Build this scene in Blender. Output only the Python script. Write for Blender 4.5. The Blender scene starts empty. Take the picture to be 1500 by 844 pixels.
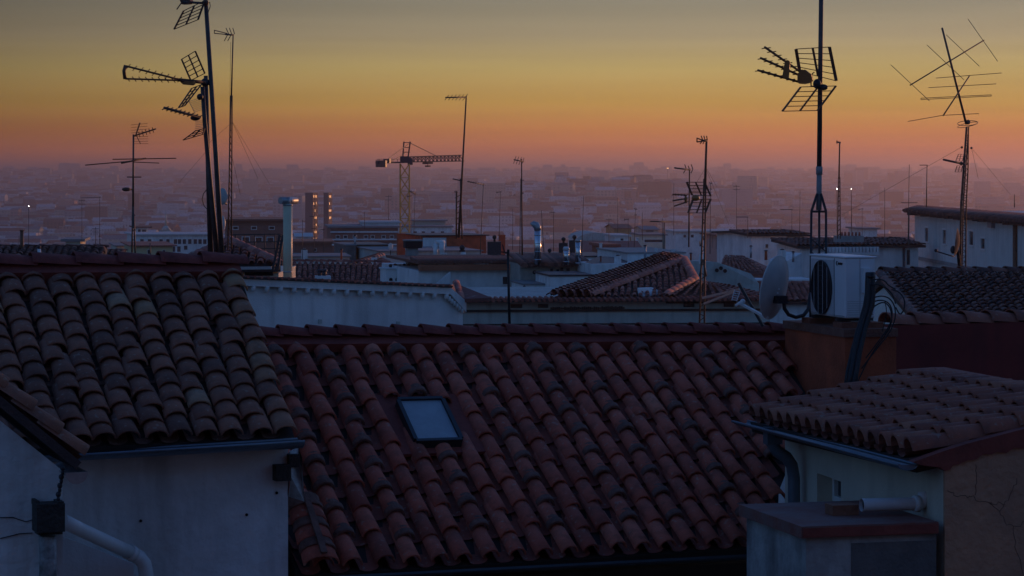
import bpy, math, random
from mathutils import Vector
R = random.Random(7)
V = Vector
sc = bpy.context.scene
COL = sc.collection
F, ZC, HY = 4000.0, 14.0, 252.0


def P(x, y, D):
    return V(((x - 750) / F * D, D, ZC + (HY - y) / F * D))


# ------------------------------------------------------------------ materials
MATS = {}


def mat(name, col, rough=.85, metal=0., var=.25, scale=1.5, streak=0., bump=0., col2=None, bscale=40., grime=None):
    if name in MATS:
        return MATS[name]
    m = bpy.data.materials.new(name)
    m.use_nodes = True
    nt = m.node_tree
    L = nt.links.new
    b = nt.nodes['Principled BSDF']
    b.inputs['Roughness'].default_value = rough
    b.inputs['Metallic'].default_value = metal
    geo = nt.nodes.new('ShaderNodeNewGeometry')
    n = nt.nodes.new('ShaderNodeTexNoise')
    n.inputs['Scale'].default_value = scale
    n.inputs['Detail'].default_value = 6
    n.inputs['Roughness'].default_value = .65
    L(geo.outputs['Position'], n.inputs['Vector'])
    mr = nt.nodes.new('ShaderNodeMapRange')
    mr.inputs[1].default_value = .3
    mr.inputs[2].default_value = .7
    mr.inputs[3].default_value = 0
    mr.inputs[4].default_value = 1
    L(n.outputs[0], mr.inputs[0])
    mx = nt.nodes.new('ShaderNodeMix')
    mx.data_type = 'RGBA'
    c = list(col) + [1]
    c2 = list(col2) + [1] if col2 else [v * (1 - var) for v in col] + [1]
    mx.inputs[6].default_value = c
    mx.inputs[7].default_value = c2
    L(mr.outputs[0], mx.inputs[0])
    out = mx.outputs[2]
    if streak:
        mp = nt.nodes.new('ShaderNodeMapping')
        mp.inputs['Scale'].default_value = (2.4, 2.4, .32)
        L(geo.outputs['Position'], mp.inputs[0])
        n2 = nt.nodes.new('ShaderNodeTexNoise')
        n2.inputs['Scale'].default_value = 1.6
        n2.inputs['Detail'].default_value = 5
        L(mp.outputs[0], n2.inputs['Vector'])
        r2 = nt.nodes.new('ShaderNodeMapRange')
        r2.inputs[1].default_value = .5
        r2.inputs[2].default_value = .75
        r2.inputs[3].default_value = 0
        r2.inputs[4].default_value = streak
        L(n2.outputs[0], r2.inputs[0])
        m2 = nt.nodes.new('ShaderNodeMix')
        m2.data_type = 'RGBA'
        m2.inputs[7].default_value = list(grime or (.10, .09, .08)) + [1]
        L(r2.outputs[0], m2.inputs[0])
        L(out, m2.inputs[6])
        out = m2.outputs[2]
    L(out, b.inputs['Base Color'])
    if bump:
        nb = nt.nodes.new('ShaderNodeTexNoise')
        nb.inputs['Scale'].default_value = bscale
        nb.inputs['Detail'].default_value = 4
        L(geo.outputs['Position'], nb.inputs['Vector'])
        bp = nt.nodes.new('ShaderNodeBump')
        bp.inputs['Strength'].default_value = bump
        bp.inputs['Distance'].default_value = .02
        L(nb.outputs[0], bp.inputs['Height'])
        L(bp.outputs[0], b.inputs['Normal'])
    MATS[name] = m
    return m


def tile_mat(name, stops, stain=(.05, .035, .03), stain_amt=.6, scale=9.):
    """clay tile: one colour per tile (attribute 'tint'), blotched with lichen and soot"""
    m = bpy.data.materials.new(name)
    m.use_nodes = True
    nt = m.node_tree
    L = nt.links.new
    b = nt.nodes['Principled BSDF']
    b.inputs['Roughness'].default_value = .8
    at = nt.nodes.new('ShaderNodeAttribute')
    at.attribute_name = 'tint'
    cr = nt.nodes.new('ShaderNodeValToRGB')
    e = cr.color_ramp.elements
    while len(e) < len(stops):
        e.new(.5)
    for k, (p, c) in enumerate(stops):
        e[k].position = p
        e[k].color = list(c) + [1]
    L(at.outputs['Fac'], cr.inputs[0])
    geo = nt.nodes.new('ShaderNodeNewGeometry')
    n = nt.nodes.new('ShaderNodeTexNoise')
    n.inputs['Scale'].default_value = scale
    n.inputs['Detail'].default_value = 8
    n.inputs['Roughness'].default_value = .7
    L(geo.outputs['Position'], n.inputs['Vector'])
    mr = nt.nodes.new('ShaderNodeMapRange')
    mr.inputs[1].default_value = .45
    mr.inputs[2].default_value = .72
    mr.inputs[4].default_value = stain_amt
    L(n.outputs[0], mr.inputs[0])
    mx = nt.nodes.new('ShaderNodeMix')
    mx.data_type = 'RGBA'
    mx.inputs[7].default_value = list(stain) + [1]
    L(mr.outputs[0], mx.inputs[0])
    L(cr.outputs[0], mx.inputs[6])
    # pale lichen specks and a little sooty edge
    ln = nt.nodes.new('ShaderNodeTexNoise')
    ln.inputs['Scale'].default_value = scale * 3.2
    ln.inputs['Detail'].default_value = 5
    L(geo.outputs['Position'], ln.inputs['Vector'])
    lr = nt.nodes.new('ShaderNodeMapRange')
    lr.inputs[1].default_value = .60
    lr.inputs[2].default_value = .68
    lr.inputs[4].default_value = .45
    L(ln.outputs[0], lr.inputs[0])
    lx = nt.nodes.new('ShaderNodeMix')
    lx.data_type = 'RGBA'
    lx.inputs[7].default_value = (.34, .29, .23, 1)
    L(lr.outputs[0], lx.inputs[0])
    L(mx.outputs[2], lx.inputs[6])
    L(lx.outputs[2], b.inputs['Base Color'])
    nb = nt.nodes.new('ShaderNodeTexNoise')
    nb.inputs['Scale'].default_value = 60
    nb.inputs['Detail'].default_value = 4
    L(geo.outputs['Position'], nb.inputs['Vector'])
    bp = nt.nodes.new('ShaderNodeBump')
    bp.inputs['Strength'].default_value = .35
    bp.inputs['Distance'].default_value = .01
    L(nb.outputs[0], bp.inputs['Height'])
    L(bp.outputs[0], b.inputs['Normal'])
    MATS[name] = m
    return m


def emit_mat(name, col, s):
    m = bpy.data.materials.new(name)
    m.use_nodes = True
    b = m.node_tree.nodes['Principled BSDF']
    b.inputs['Base Color'].default_value = (.8, .8, .8, 1)
    b.inputs['Emission Color'].default_value = list(col) + [1]
    b.inputs['Emission Strength'].default_value = s
    MATS[name] = m
    return m


T_RED = tile_mat('clay_tile_red', [(0, (.27, .068, .045)), (.3, (.42, .098, .060)), (.7, (.57, .140, .085)), (1, (.62, .21, .13))], (.085, .045, .032), .7, 7.)
T_OLD = tile_mat('clay_tile_old', [(0, (.17, .075, .050)), (.3, (.27, .112, .070)), (.75, (.35, .145, .088)), (.9, (.37, .21, .11)), (1, (.46, .33, .235))], (.065, .048, .042), .6, 8.)
T_ROSE = tile_mat('clay_tile_rose', [(0, (.20, .06, .04)), (.5, (.37, .115, .068)), (1, (.47, .185, .11))], (.07, .05, .05), .5, 8.)
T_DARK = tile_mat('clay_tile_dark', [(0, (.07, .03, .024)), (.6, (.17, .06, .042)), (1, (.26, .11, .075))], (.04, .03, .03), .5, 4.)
T_FAR = tile_mat('clay_tile_far', [(0, (.18, .05, .035)), (.6, (.38, .105, .068)), (1, (.48, .18, .12))], (.11, .045, .035), .5, 2.)
M_MORTAR = mat('mortar', (.24, .115, .085), var=.5, scale=12, bump=.5)
M_MAROON = mat('red_sealant', (.30, .06, .04), var=.5, scale=4, rough=.75, bump=.4, bscale=25)
M_BRICKP = mat('red_render', (.58, .115, .045), var=.5, scale=3, bump=.5, streak=.3, grime=(.2, .06, .03))
M_WHITE = mat('white_plaster', (.84, .83, .80), var=.35, scale=.7, streak=.45, bump=.4, grime=(.30, .29, .27))
M_WHITE2 = mat('whitewash_stained', (.74, .74, .72), var=.2, scale=2, streak=.5, bump=.3, grime=(.3, .29, .27))
M_CREAM = mat('cream_plaster', (.66, .60, .47), var=.2, scale=1.4, streak=.3, bump=.3, grime=(.28, .24, .18))
M_GREYP = mat('grey_green_plaster', (.46, .50, .46), var=.25, scale=1.5, streak=.5, bump=.3, grime=(.12, .12, .11))
M_BEIGE = mat('beige_plaster', (.40, .36, .30), var=.35, scale=2, streak=.4, bump=.3)
M_PINK = mat('pink_plaster', (.56, .29, .165), col2=(.42, .23, .14), scale=2.6, streak=.55, bump=.9, bscale=16, grime=(.26, .155, .105))
M_WHITEN = mat('weathered_white_render', (.82, .82, .80), col2=(.50, .49, .46), scale=.9, streak=.6, bump=.9, bscale=11, grime=(.2, .19, .17))
M_DIRTY = mat('peeling_plaster', (.46, .45, .42), col2=(.13, .12, .115), scale=2.2, streak=.7, bump=.6, bscale=18)
M_DIRTY2 = mat('dark_render', (.17, .16, .15), col2=(.09, .085, .08), scale=3, streak=.3, bump=.5)
M_OCHRE = mat('ochre_plaster', (.45, .26, .12), var=.3, scale=.6)
M_YELLOW = mat('yellow_plaster', (.62, .52, .30), var=.2, scale=.6, streak=.2)
M_BRICK = mat('brick_wall', (.26, .12, .09), var=.3, scale=.8)
M_RUST = mat('rusty_orange_wall', (.36, .12, .06), var=.3, scale=.8)
M_CONC = mat('concrete', (.33, .32, .30), var=.3, scale=3, streak=.3, bump=.3)
M_GUTTER = mat('gutter_grey_blue', (.17, .22, .27), rough=.42, metal=.3, var=.25, scale=6)
M_GUTDK = mat('gutter_dark', (.05, .06, .07), rough=.5, var=.3, scale=6)
M_PIPEW = mat('white_pipe', (.72, .72, .70), rough=.45, var=.15, scale=5)
M_GALV = mat('galvanised_steel', (.42, .43, .44), rough=.45, metal=.7, var=.3, scale=15)
M_STEEL = mat('stainless_flue', (.62, .62, .62), rough=.22, metal=1., var=.12, scale=8)
M_POLE = mat('weathered_steel_pole', (.12, .10, .09), rough=.6, metal=.4, var=.45, scale=10)
M_RUSTM = mat('rusty_steel', (.20, .10, .06), rough=.7, metal=.3, var=.5, scale=9)
M_BLACK = mat('black_rubber', (.018, .018, .02), rough=.6, var=.3, scale=20)
M_DKMETAL = mat('dark_metal', (.04, .04, .045), rough=.55, metal=.3, var=.4, scale=12)
M_HOLE = mat('dark_opening', (.012, .012, .014), rough=.9, var=.2)
M_GLASS = mat('window_glass', (.03, .045, .05), rough=.12, var=.3, scale=3)
M_SKYGL = mat('skylight_glass', (.34, .40, .42), rough=.25, var=.35, scale=2.5)  # pale blue-grey puts the sky's reflection into the pane colour
M_FRAME = mat('skylight_frame', (.035, .04, .045), rough=.45, metal=.3, var=.3)
M_ACW = mat('ac_white_paint', (.74, .75, .75), rough=.4, var=.06, scale=8)
M_ACG = mat('ac_grille_surround', (.55, .55, .55), rough=.5, var=.1, scale=8)
M_DISH = mat('dish_grey_paint', (.60, .61, .58), rough=.5, var=.2, scale=7, streak=.3)
M_YEL = mat('yellow_plastic', (.42, .16, .035), rough=.5, var=.35, scale=10)
M_CRANE = mat('crane_yellow', (.62, .32, .05), rough=.5, var=.15, scale=.5)
M_CRANEB = mat('crane_blue_grey', (.025, .035, .055), rough=.9, var=.2, scale=.5)
M_CRANEB.node_tree.nodes['Principled BSDF'].inputs['Specular IOR Level'].default_value = .1
M_TOWER = mat('tower_dark_cladding', (.15, .10, .10), var=.3, scale=.3)
M_TIN = mat('crumpled_foil', (.62, .62, .60), rough=.5, metal=.4, var=.5, scale=14, bump=1., bscale=12)
M_LAMPW = emit_mat('lamp_white', (1, .95, .85), 30)
M_LAMPO = emit_mat('lamp_orange', (1, .45, .15), 9)
M_GLINT = mat('painted_salmon_glint', (.10, .026, .018), rough=.4, var=.35, scale=.25)  # salmon colour stands in for sunset reflections in tower windows


def far_mat(name, col, dark):
    """far facade: storeys of window bands"""
    m = bpy.data.materials.new(name)
    m.use_nodes = True
    nt = m.node_tree
    L = nt.links.new
    b = nt.nodes['Principled BSDF']
    b.inputs['Roughness'].default_value = .85
    geo = nt.nodes.new('ShaderNodeNewGeometry')
    sp = nt.nodes.new('ShaderNodeSeparateXYZ')
    L(geo.outputs['Position'], sp.inputs[0])

    def saw(sock, per, thr):
        a = nt.nodes.new('ShaderNodeMath'); a.operation = 'DIVIDE'; a.inputs[1].default_value = per
        L(sock, a.inputs[0])
        f = nt.nodes.new('ShaderNodeMath'); f.operation = 'FRACT'
        L(a.outputs[0], f.inputs[0])
        g = nt.nodes.new('ShaderNodeMath'); g.operation = 'GREATER_THAN'; g.inputs[1].default_value = thr
        L(f.outputs[0], g.inputs[0])
        return g.outputs[0]
    ad = nt.nodes.new('ShaderNodeMath'); ad.operation = 'ADD'
    L(sp.outputs[0], ad.inputs[0]); L(sp.outputs[1], ad.inputs[1])
    mu = nt.nodes.new('ShaderNodeMath'); mu.operation = 'MULTIPLY'
    L(saw(sp.outputs[2], 3.1, .5), mu.inputs[0]); L(saw(ad.outputs[0], 3.3, .5), mu.inputs[1])
    nz = nt.nodes.new('ShaderNodeMath'); nz.operation = 'ABSOLUTE'
    sn = nt.nodes.new('ShaderNodeSeparateXYZ')
    L(geo.outputs['Normal'], sn.inputs[0]); L(sn.outputs[2], nz.inputs[0])
    lt = nt.nodes.new('ShaderNodeMath'); lt.operation = 'LESS_THAN'; lt.inputs[1].default_value = .4
    L(nz.outputs[0], lt.inputs[0])
    wn = nt.nodes.new('ShaderNodeTexNoise'); wn.inputs['Scale'].default_value = .09; wn.inputs['Detail'].default_value = 3
    L(geo.outputs['Position'], wn.inputs['Vector'])
    wr_ = nt.nodes.new('ShaderNodeMapRange'); wr_.inputs[1].default_value = .4; wr_.inputs[2].default_value = .6; wr_.inputs[3].default_value = .05; wr_.inputs[4].default_value = .75
    L(wn.outputs[0], wr_.inputs[0])
    m3 = nt.nodes.new('ShaderNodeMath'); m3.operation = 'MULTIPLY'
    L(mu.outputs[0], m3.inputs[0]); L(wr_.outputs[0], m3.inputs[1])
    m2 = nt.nodes.new('ShaderNodeMath'); m2.operation = 'MULTIPLY'
    L(m3.outputs[0], m2.inputs[0]); L(lt.outputs[0], m2.inputs[1])
    mx = nt.nodes.new('ShaderNodeMix'); mx.data_type = 'RGBA'
    mx.inputs[6].default_value = list(col) + [1]
    mx.inputs[7].default_value = list(dark) + [1]
    L(m2.outputs[0], mx.inputs[0])
    L(mx.outputs[2], b.inputs['Base Color'])
    MATS[name] = m
    return m


FW = [far_mat('far_white_wall', (.62, .60, .58), (.16, .15, .16)), far_mat('far_cream_wall', (.50, .42, .34), (.10, .09, .09)),
      far_mat('far_brick_wall', (.27, .14, .11), (.07, .06, .06)), far_mat('far_grey_wall', (.36, .36, .36), (.08, .08, .09)),
      far_mat('far_pink_wall', (.50, .30, .25), (.09, .08, .08))]
FR = [mat('far_roof_tile', (.25, .10, .07), var=.3, scale=.1), mat('far_roof_grey', (.22, .22, .22), var=.3, scale=.1),
      mat('far_roof_pale', (.55, .54, .52), var=.2, scale=.1)]


# ------------------------------------------------------------------ mesh builder
class MB:
    def __init__(s):
        s.v = []; s.f = []; s.m = []; s.t = []; s.sm = []; s.cm = 0; s.ct = .5

    def face(s, idx, smooth=False):
        s.f.append(tuple(idx)); s.m.append(s.cm); s.t.append(s.ct); s.sm.append(smooth)

    def poly(s, pts):
        b = len(s.v); s.v += [V(p) for p in pts]; s.face(range(b, b + len(pts)))

    def box8(s, c):  # 4 bottom (ccw), 4 top
        b = len(s.v); s.v += [V(p) for p in c]
        for q in ((3, 2, 1, 0), (4, 5, 6, 7), (0, 1, 5, 4), (1, 2, 6, 5), (2, 3, 7, 6), (3, 0, 4, 7)):
            s.face([b + k for k in q])

    def obox(s, c, ax, ay, az):  # centre and three half vectors
        c = V(c)
        s.box8([c - ax - ay - az, c + ax - ay - az, c + ax + ay - az, c - ax + ay - az,
                c - ax - ay + az, c + ax - ay + az, c + ax + ay + az, c - ax + ay + az])

    def extrude(s, pts, off):
        pts = [V(p) for p in pts]; off = V(off); n = len(pts); b = len(s.v)
        s.v += pts + [p + off for p in pts]
        s.face(range(b, b + n)); s.face(range(b + 2 * n - 1, b + n - 1, -1))
        for k in range(n):
            j = (k + 1) % n
            s.face((b + j, b + k, b + n + k, b + n + j))

    def bar(s, a, c, w, h=None):
        a = V(a); c = V(c); d = (c - a).normalized()
        up = V((0, 0, 1)) if abs(d.z) < .9 else V((0, 1, 0))
        x = d.cross(up).normalized(); y = x.cross(d)
        s.obox((a + c) / 2, x * w / 2, y * (h or w) / 2, (c - a) / 2)

    def tube(s, a, c, r, r2=None, seg=8, caps=True):
        s.path([a, c], [r, r if r2 is None else r2], seg, caps)

    def path(s, pts, r, seg=8, caps=True):
        pts = [V(p) for p in pts]; n = len(pts)
        rs = r if isinstance(r, (list, tuple)) else [r] * n
        b = len(s.v); prev = None
        for k, p in enumerate(pts):
            d = (pts[min(k + 1, n - 1)] - pts[max(k - 1, 0)]).normalized()
            if prev is None:
                up = V((0, 0, 1)) if abs(d.z) < .9 else V((0, 1, 0))
                x = d.cross(up).normalized()
            else:
                x = (prev - d * prev.dot(d)).normalized()
            prev = x; y = d.cross(x)
            for q in range(seg):
                a = 2 * math.pi * q / seg
                s.v.append(p + (x * math.cos(a) + y * math.sin(a)) * rs[k])
        for k in range(n - 1):
            for q in range(seg):
                q2 = (q + 1) % seg
                s.face((b + k * seg + q, b + k * seg + q2, b + (k + 1) * seg + q2, b + (k + 1) * seg + q), seg > 5)
        if caps:
            s.face([b + q for q in range(seg)][::-1]); s.face([b + (n - 1) * seg + q for q in range(seg)])

    def ball(s, c, r, sx=1, sy=1, sz=1, rings=6, seg=10):
        c = V(c); b = len(s.v)
        for i in range(rings + 1):
            th = math.pi * i / rings
            for q in range(seg):
                a = 2 * math.pi * q / seg
                s.v.append(c + V((r * sx * math.sin(th) * math.cos(a), r * sy * math.sin(th) * math.sin(a), r * sz * math.cos(th))))
        for i in range(rings):
            for q in range(seg):
                q2 = (q + 1) % seg
                s.face((b + i * seg + q, b + (i + 1) * seg + q, b + (i + 1) * seg + q2, b + i * seg + q2), True)

    def build(s, name, mats, parent=None, loc=None):
        me = bpy.data.meshes.new(name)
        o0 = V(parent.get('_w', (0, 0, 0))) if parent else V(loc or (0, 0, 0))
        me.from_pydata([p - o0 for p in s.v], [], s.f)
        for m in (mats if isinstance(mats, (list, tuple)) else [mats]):
            me.materials.append(m)
        me.polygons.foreach_set('material_index', s.m)
        me.polygons.foreach_set('use_smooth', s.sm)
        at = me.attributes.new('tint', 'FLOAT', 'FACE')
        at.data.foreach_set('value', s.t)
        me.update()
        o = bpy.data.objects.new(name, me)
        COL.objects.link(o)
        if parent:
            o.parent = parent
        else:
            o.location = o0
        o['_w'] = o0
        return o


ALL = []


def tag(o, label, cat, group=None):
    o['label'] = label; o['category'] = cat
    if group:
        o['group'] = group
    ALL.append(o)
    return o


def thing(name, label, cat, loc, group=None):
    o = bpy.data.objects.new(name, None)
    o.empty_display_size = .2
    COL.objects.link(o)
    o.location = V(loc); o['_w'] = V(loc)
    return tag(o, label, cat, group)


def ground_z(Y):
    pts = [(-200, 0), (40, 0), (90, -3), (200, -9), (450, -22), (1000, -42), (2000, -53), (3500, -49), (5500, -30), (8000, -3), (9500, 10), (12000, 11)]
    for (a, za), (b, zb) in zip(pts, pts[1:]):
        if Y <= b:
            t = max(0, (Y - a) / (b - a)); t = t * t * (3 - 2 * t) if Y < 450 else t
            return za + (zb - za) * t
    return 11


# ------------------------------------------------------------------ roof tiles
def halfbarrel(mb, p_lo, p_hi, side, n, r_lo, r_hi, h=.8, seg=8, thick=.014, rim=True):
    b = len(mb.v)
    rings = [(p_lo, r_lo), ((p_lo + p_hi) / 2, (r_lo + r_hi) / 2), (p_hi, r_hi)]
    for p, r in rings:
        for q in range(seg + 1):
            a = math.pi * q / seg
            mb.v.append(p - side * math.cos(a) * r + n * math.sin(a) * r * h)
    for k in range(2):
        for q in range(seg):
            i = b + k * (seg + 1) + q
            mb.face((i, i + 1, i + seg + 2, i + seg + 1), True)
    if rim:
        c = len(mb.v)
        for q in range(seg + 1):
            a = math.pi * q / seg
            mb.v.append(p_lo - side * math.cos(a) * (r_lo - thick) + n * (math.sin(a) * (r_lo - thick) * h))
        back = (p_hi - p_lo).normalized() * .12
        for q in range(seg + 1):
            a = math.pi * q / seg
            mb.v.append(p_lo + back - side * math.cos(a) * (r_lo - thick) + n * (math.sin(a) * (r_lo - thick) * h))
        for q in range(seg):
            mb.face((b + q + 1, b + q, c + q, c + q + 1))
            i = c + q
            mb.face((i + 1, i, i + seg + 1, i + seg + 2))


def trough(mb, p_lo, p_hi, side, n, r, seg=5):
    b = len(mb.v)
    for p, rr in ((p_lo, r * .85), (p_hi, r)):
        for q in range(seg + 1):
            a = math.pi * q / seg
            mb.v.append(p - side * math.cos(a) * rr - n * math.sin(a) * rr * .55)
    for q in range(seg):
        mb.face((b + q, b + q + 1, b + seg + 2 + q, b + seg + 1 + q), True)


def bil(c, a, b):
    RL, RR, ER, EL = c
    return (RL * (1 - a) + RR * a) * (1 - b) + (EL * (1 - a) + ER * a) * b


def tiled(mb, corners, ncol, nrow, fill=.46, keep=None, band_cols=(), seg=8, jit=1., tint=lambda i, j: R.random(), pan_t=.06, pans=True, start=None, rim=True, h=.85, lift=1.):
    """corners ridge-left, ridge-right, eave-right, eave-left. materials: 0 tile, 1 mortar"""
    RL, RR, ER, EL = corners
    N = (RR - RL).cross(RL - EL).normalized()
    if N.z < 0:
        N = -N
    for i in range(ncol):
        a = (i + .5) / ncol
        top = bil(corners, a, 0); bot = bil(corners, a, 1)
        L = (bot - top).length; s = (bot - top).normalized()
        side = (bil(corners, min(1, a + .5 / ncol), .5) - bil(corners, max(0, a - .5 / ncol), .5)).normalized()
        pitch = (RR - RL).length / ncol
        r = pitch * fill
        exp = L / nrow
        off = R.uniform(-.5, .5) * jit * .5
        for j in range(nrow + 1):
            lo = min((j + 1 + (off if j < nrow - 1 else 0)) * exp, L + R.uniform(-.03, .03) * jit * exp / .33)
            if j == nrow:
                continue
            hi = lo - exp * 1.5 - .03
            hi = max(hi, -.02)
            dx = R.gauss(0, .012) * jit; yaw = R.gauss(0, .016) * jit
            pl = top + s * lo + side * dx + N * (.03 * lift + R.uniform(0, .012) * jit)
            ph = top + s * hi + side * (dx + yaw * exp) + N * (-.004)
            if keep and not keep(pl - s * exp * .4, i, j):
                continue
            mb.cm = 0; mb.ct = tint(i, j)
            halfbarrel(mb, pl, ph, side, N, r * R.uniform(.97, 1.05), r * .86, h=h, seg=seg, rim=rim)
            if i in band_cols and j < nrow - 1:
                mb.cm = 1
                q0 = pl + s * .03 + N * .004; q1 = pl - s * .03 + N * .007
                halfbarrel(mb, q0, q1, side, N, r * 1.07, r * 1.09, h=h, seg=seg, thick=.02)
                mb.cm = 0
    if pans:
        for i in (range(1, ncol) if ncol > 1 else (0, 1)):
            a = i / ncol
            top = bil(corners, a, 0); bot = bil(corners, a, 1)
            L = (bot - top).length; s = (bot - top).normalized()
            side = (bil(corners, min(1, a + .5 / ncol), .5) - bil(corners, max(0, a - .5 / ncol), .5)).normalized()
            pitch = (RR - RL).length / ncol
            exp = L / nrow
            for j in range(nrow):
                lo = (j + 1) * exp
                pl = top + s * lo + N * (.022); ph = top + s * (lo - exp * 1.08) + N * .0
                if keep and not keep(pl - s * exp * .4, i, j):
                    continue
                mb.cm = 0; mb.ct = pan_t + R.random() * .12
                trough(mb, pl, ph, side, N, pitch * .42)
    return N


def ridge_caps(mb, a, b, n, r, seg=8, up=V((0, 0, 1)), tint=lambda: R.random()):
    d = (b - a) / n
    side = d.cross(up).normalized()
    nn = side.cross(d).normalized()
    for k in range(n):
        mb.ct = tint()
        lo = a + d * k; hi = lo + d * 1.12
        halfbarrel(mb, lo + nn * .022, hi - nn * .004, -side, nn, r, r * .84, h=.75, seg=seg)


# ------------------------------------------------------------------ world, sun, camera
W = bpy.data.worlds.new("World")
sc.world = W
W.use_nodes = True
nt = W.node_tree
L = nt.links.new
bg = nt.nodes['Background']
SUN_AZ, SUN_EL = 38., 1.8
sky = nt.nodes.new('ShaderNodeTexSky')
sky.sky_type = 'NISHITA'
sky.sun_disc = False
sky.sun_elevation = math.radians(SUN_EL)
sky.sun_rotation = math.radians(SUN_AZ)
tc = nt.nodes.new('ShaderNodeTexCoord')
sep = nt.nodes.new('ShaderNodeSeparateXYZ')
L(tc.outputs['Generated'], sep.inputs[0])


def mathn(op, a, b=None):
    n = nt.nodes.new('ShaderNodeMath'); n.operation = op
    for k, v in enumerate((a, b)):
        if v is None:
            continue
        if isinstance(v, (int, float)):
            n.inputs[k].default_value = v
        else:
            L(v, n.inputs[k])
    return n.outputs[0]


def mapr(v, a, b, c, d):
    n = nt.nodes.new('ShaderNodeMapRange'); n.interpolation_type = 'SMOOTHSTEP'
    for k, q in enumerate((a, b, c, d)):
        n.inputs[k + 1].default_value = q
    L(v, n.inputs[0])
    return n.outputs[0]


def mixc(f, a, b, op='MIX'):
    n = nt.nodes.new('ShaderNodeMix'); n.data_type = 'RGBA'; n.blend_type = op
    for k, v in ((0, f), (6, a), (7, b)):
        if isinstance(v, (int, float)):
            n.inputs[k].default_value = v
        elif isinstance(v, tuple):
            n.inputs[k].default_value = list(v) + [1]
        else:
            L(v, n.inputs[k])
    return n.outputs[2]


ramp = nt.nodes.new('ShaderNodeValToRGB')
el = ramp.color_ramp.elements
STOPS = [(-.01, (.46, .16, .12)), (.003, (.52, .168, .10)), (.0085, (.57, .182, .078)), (.0155, (.56, .212, .060)), (.0255, (.53, .302, .072)), (.038, (.485, .355, .13)),
         (.05, (.37, .30, .18)), (.063, (.28, .255, .185)), (.10, (.25, .215, .18)), (.19, (.20, .17, .17))]
while len(el) < len(STOPS):
    el.new(.5)
for k, (z, c) in enumerate(STOPS):
    el[k].position = (z + .01) / .2
    el[k].color = list(c) + [1]
zz = mathn('DIVIDE', mathn('ADD', sep.outputs[2], .01), .2)
L(zz, ramp.inputs[0])
az = mathn('ARCTAN2', sep.outputs[0], sep.outputs[1])
side_f = mapr(az, math.radians(-21), math.radians(5), .25, 1.02)
mpw = nt.nodes.new('ShaderNodeMapping'); mpw.inputs['Scale'].default_value = (3, 3, 90)
L(tc.outputs['Generated'], mpw.inputs[0])
nzw = nt.nodes.new('ShaderNodeTexNoise'); nzw.inputs['Scale'].default_value = 1.4; nzw.inputs['Detail'].default_value = 3
L(mpw.outputs[0], nzw.inputs['Vector'])
west = mixc(1., mixc(1., ramp.outputs[0], side_f, 'MULTIPLY'), mapr(nzw.outputs[0], .25, .75, .93, 1.06), 'MULTIPLY')
tinted = mixc(1., sky.outputs[0], (.088, .172, .41), 'MULTIPLY')
east = mixc(mapr(sep.outputs[2], 0., .3, .85, 0.), tinted, (.05, .10, .235))
band = mathn('MULTIPLY', mapr(sep.outputs[2], .12, .42, 1., 0.), mapr(sep.outputs[1], -.1, .55, 0., 1.))
L(mixc(band, east, west), bg.inputs[0])
bg.inputs[1].default_value = 1.0

sl = bpy.data.lights.new('sun', 'SUN')
sl.energy = 1.8
sl.angle = math.radians(.6)
sl.color = (1, .43, .19)
so = bpy.data.objects.new('sun', sl)
COL.objects.link(so)
sd = V((math.sin(math.radians(SUN_AZ)) * math.cos(math.radians(SUN_EL)), math.cos(math.radians(SUN_AZ)) * math.cos(math.radians(SUN_EL)), math.sin(math.radians(SUN_EL))))
so.rotation_euler = sd.to_track_quat('Z', 'Y').to_euler()
so.location = (30, 10, 40)

cam = bpy.data.cameras.new('camera')
cam.sensor_width = 36
cam.lens = 36 * F / 1500
cam.shift_y = -(422 - HY) / 1500
cam.clip_start = .5
cam.clip_end = 40000
co = bpy.data.objects.new('camera', cam)
co.location = (0, 0, ZC)
co.rotation_euler = (math.pi / 2, 0, 0)
COL.objects.link(co)
sc.camera = co
vs = sc.view_settings
vs.view_transform = 'Standard'
vs.look = 'None'
vs.exposure = 0
vs.gamma = 1
vs.use_curve_mapping = False

# ------------------------------------------------------------------ ground, haze
def structure(o):
    o['kind'] = 'structure'


mb = MB()
ys = [-150, -40, 0, 20, 40, 60, 90, 130, 200, 300, 450, 700, 1000, 1400, 2000, 2600, 3200, 3800, 4500, 5500, 6500, 8000, 9500, 12000]
nx = 40
for y in ys:
    w = max(200, abs(y) * .35 + 150)
    for k in range(nx + 1):
        x = (k / nx * 2 - 1) * w
        z = ground_z(y)
        if 2400 < y < 4600:
            z += 38 * math.exp(-((x - .035 * y) / (.07 * y)) ** 2) * (1 - abs(y - 3400) / 1200 if abs(y - 3400) < 1200 else 0)
        if y > 4500:
            z += (math.sin(x * .0021 + y) + math.sin(x * .0047 + 2)) * 3.5
        mb.v.append(V((x, y, z)))
for a in range(len(ys) - 1):
    for k in range(nx):
        i = a * (nx + 1) + k
        mb.face((i, i + 1, i + nx + 2, i + nx + 1), True)
structure(mb.build('ground', mat('ground_city', (.10, .085, .075), var=.4, scale=.02)))


def gz(x, y):
    z = ground_z(y)
    if 2400 < y < 4600:
        z += 38 * math.exp(-((x - .035 * y) / (.07 * y)) ** 2) * (1 - abs(y - 3400) / 1200 if abs(y - 3400) < 1200 else 0)
    return z


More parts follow.
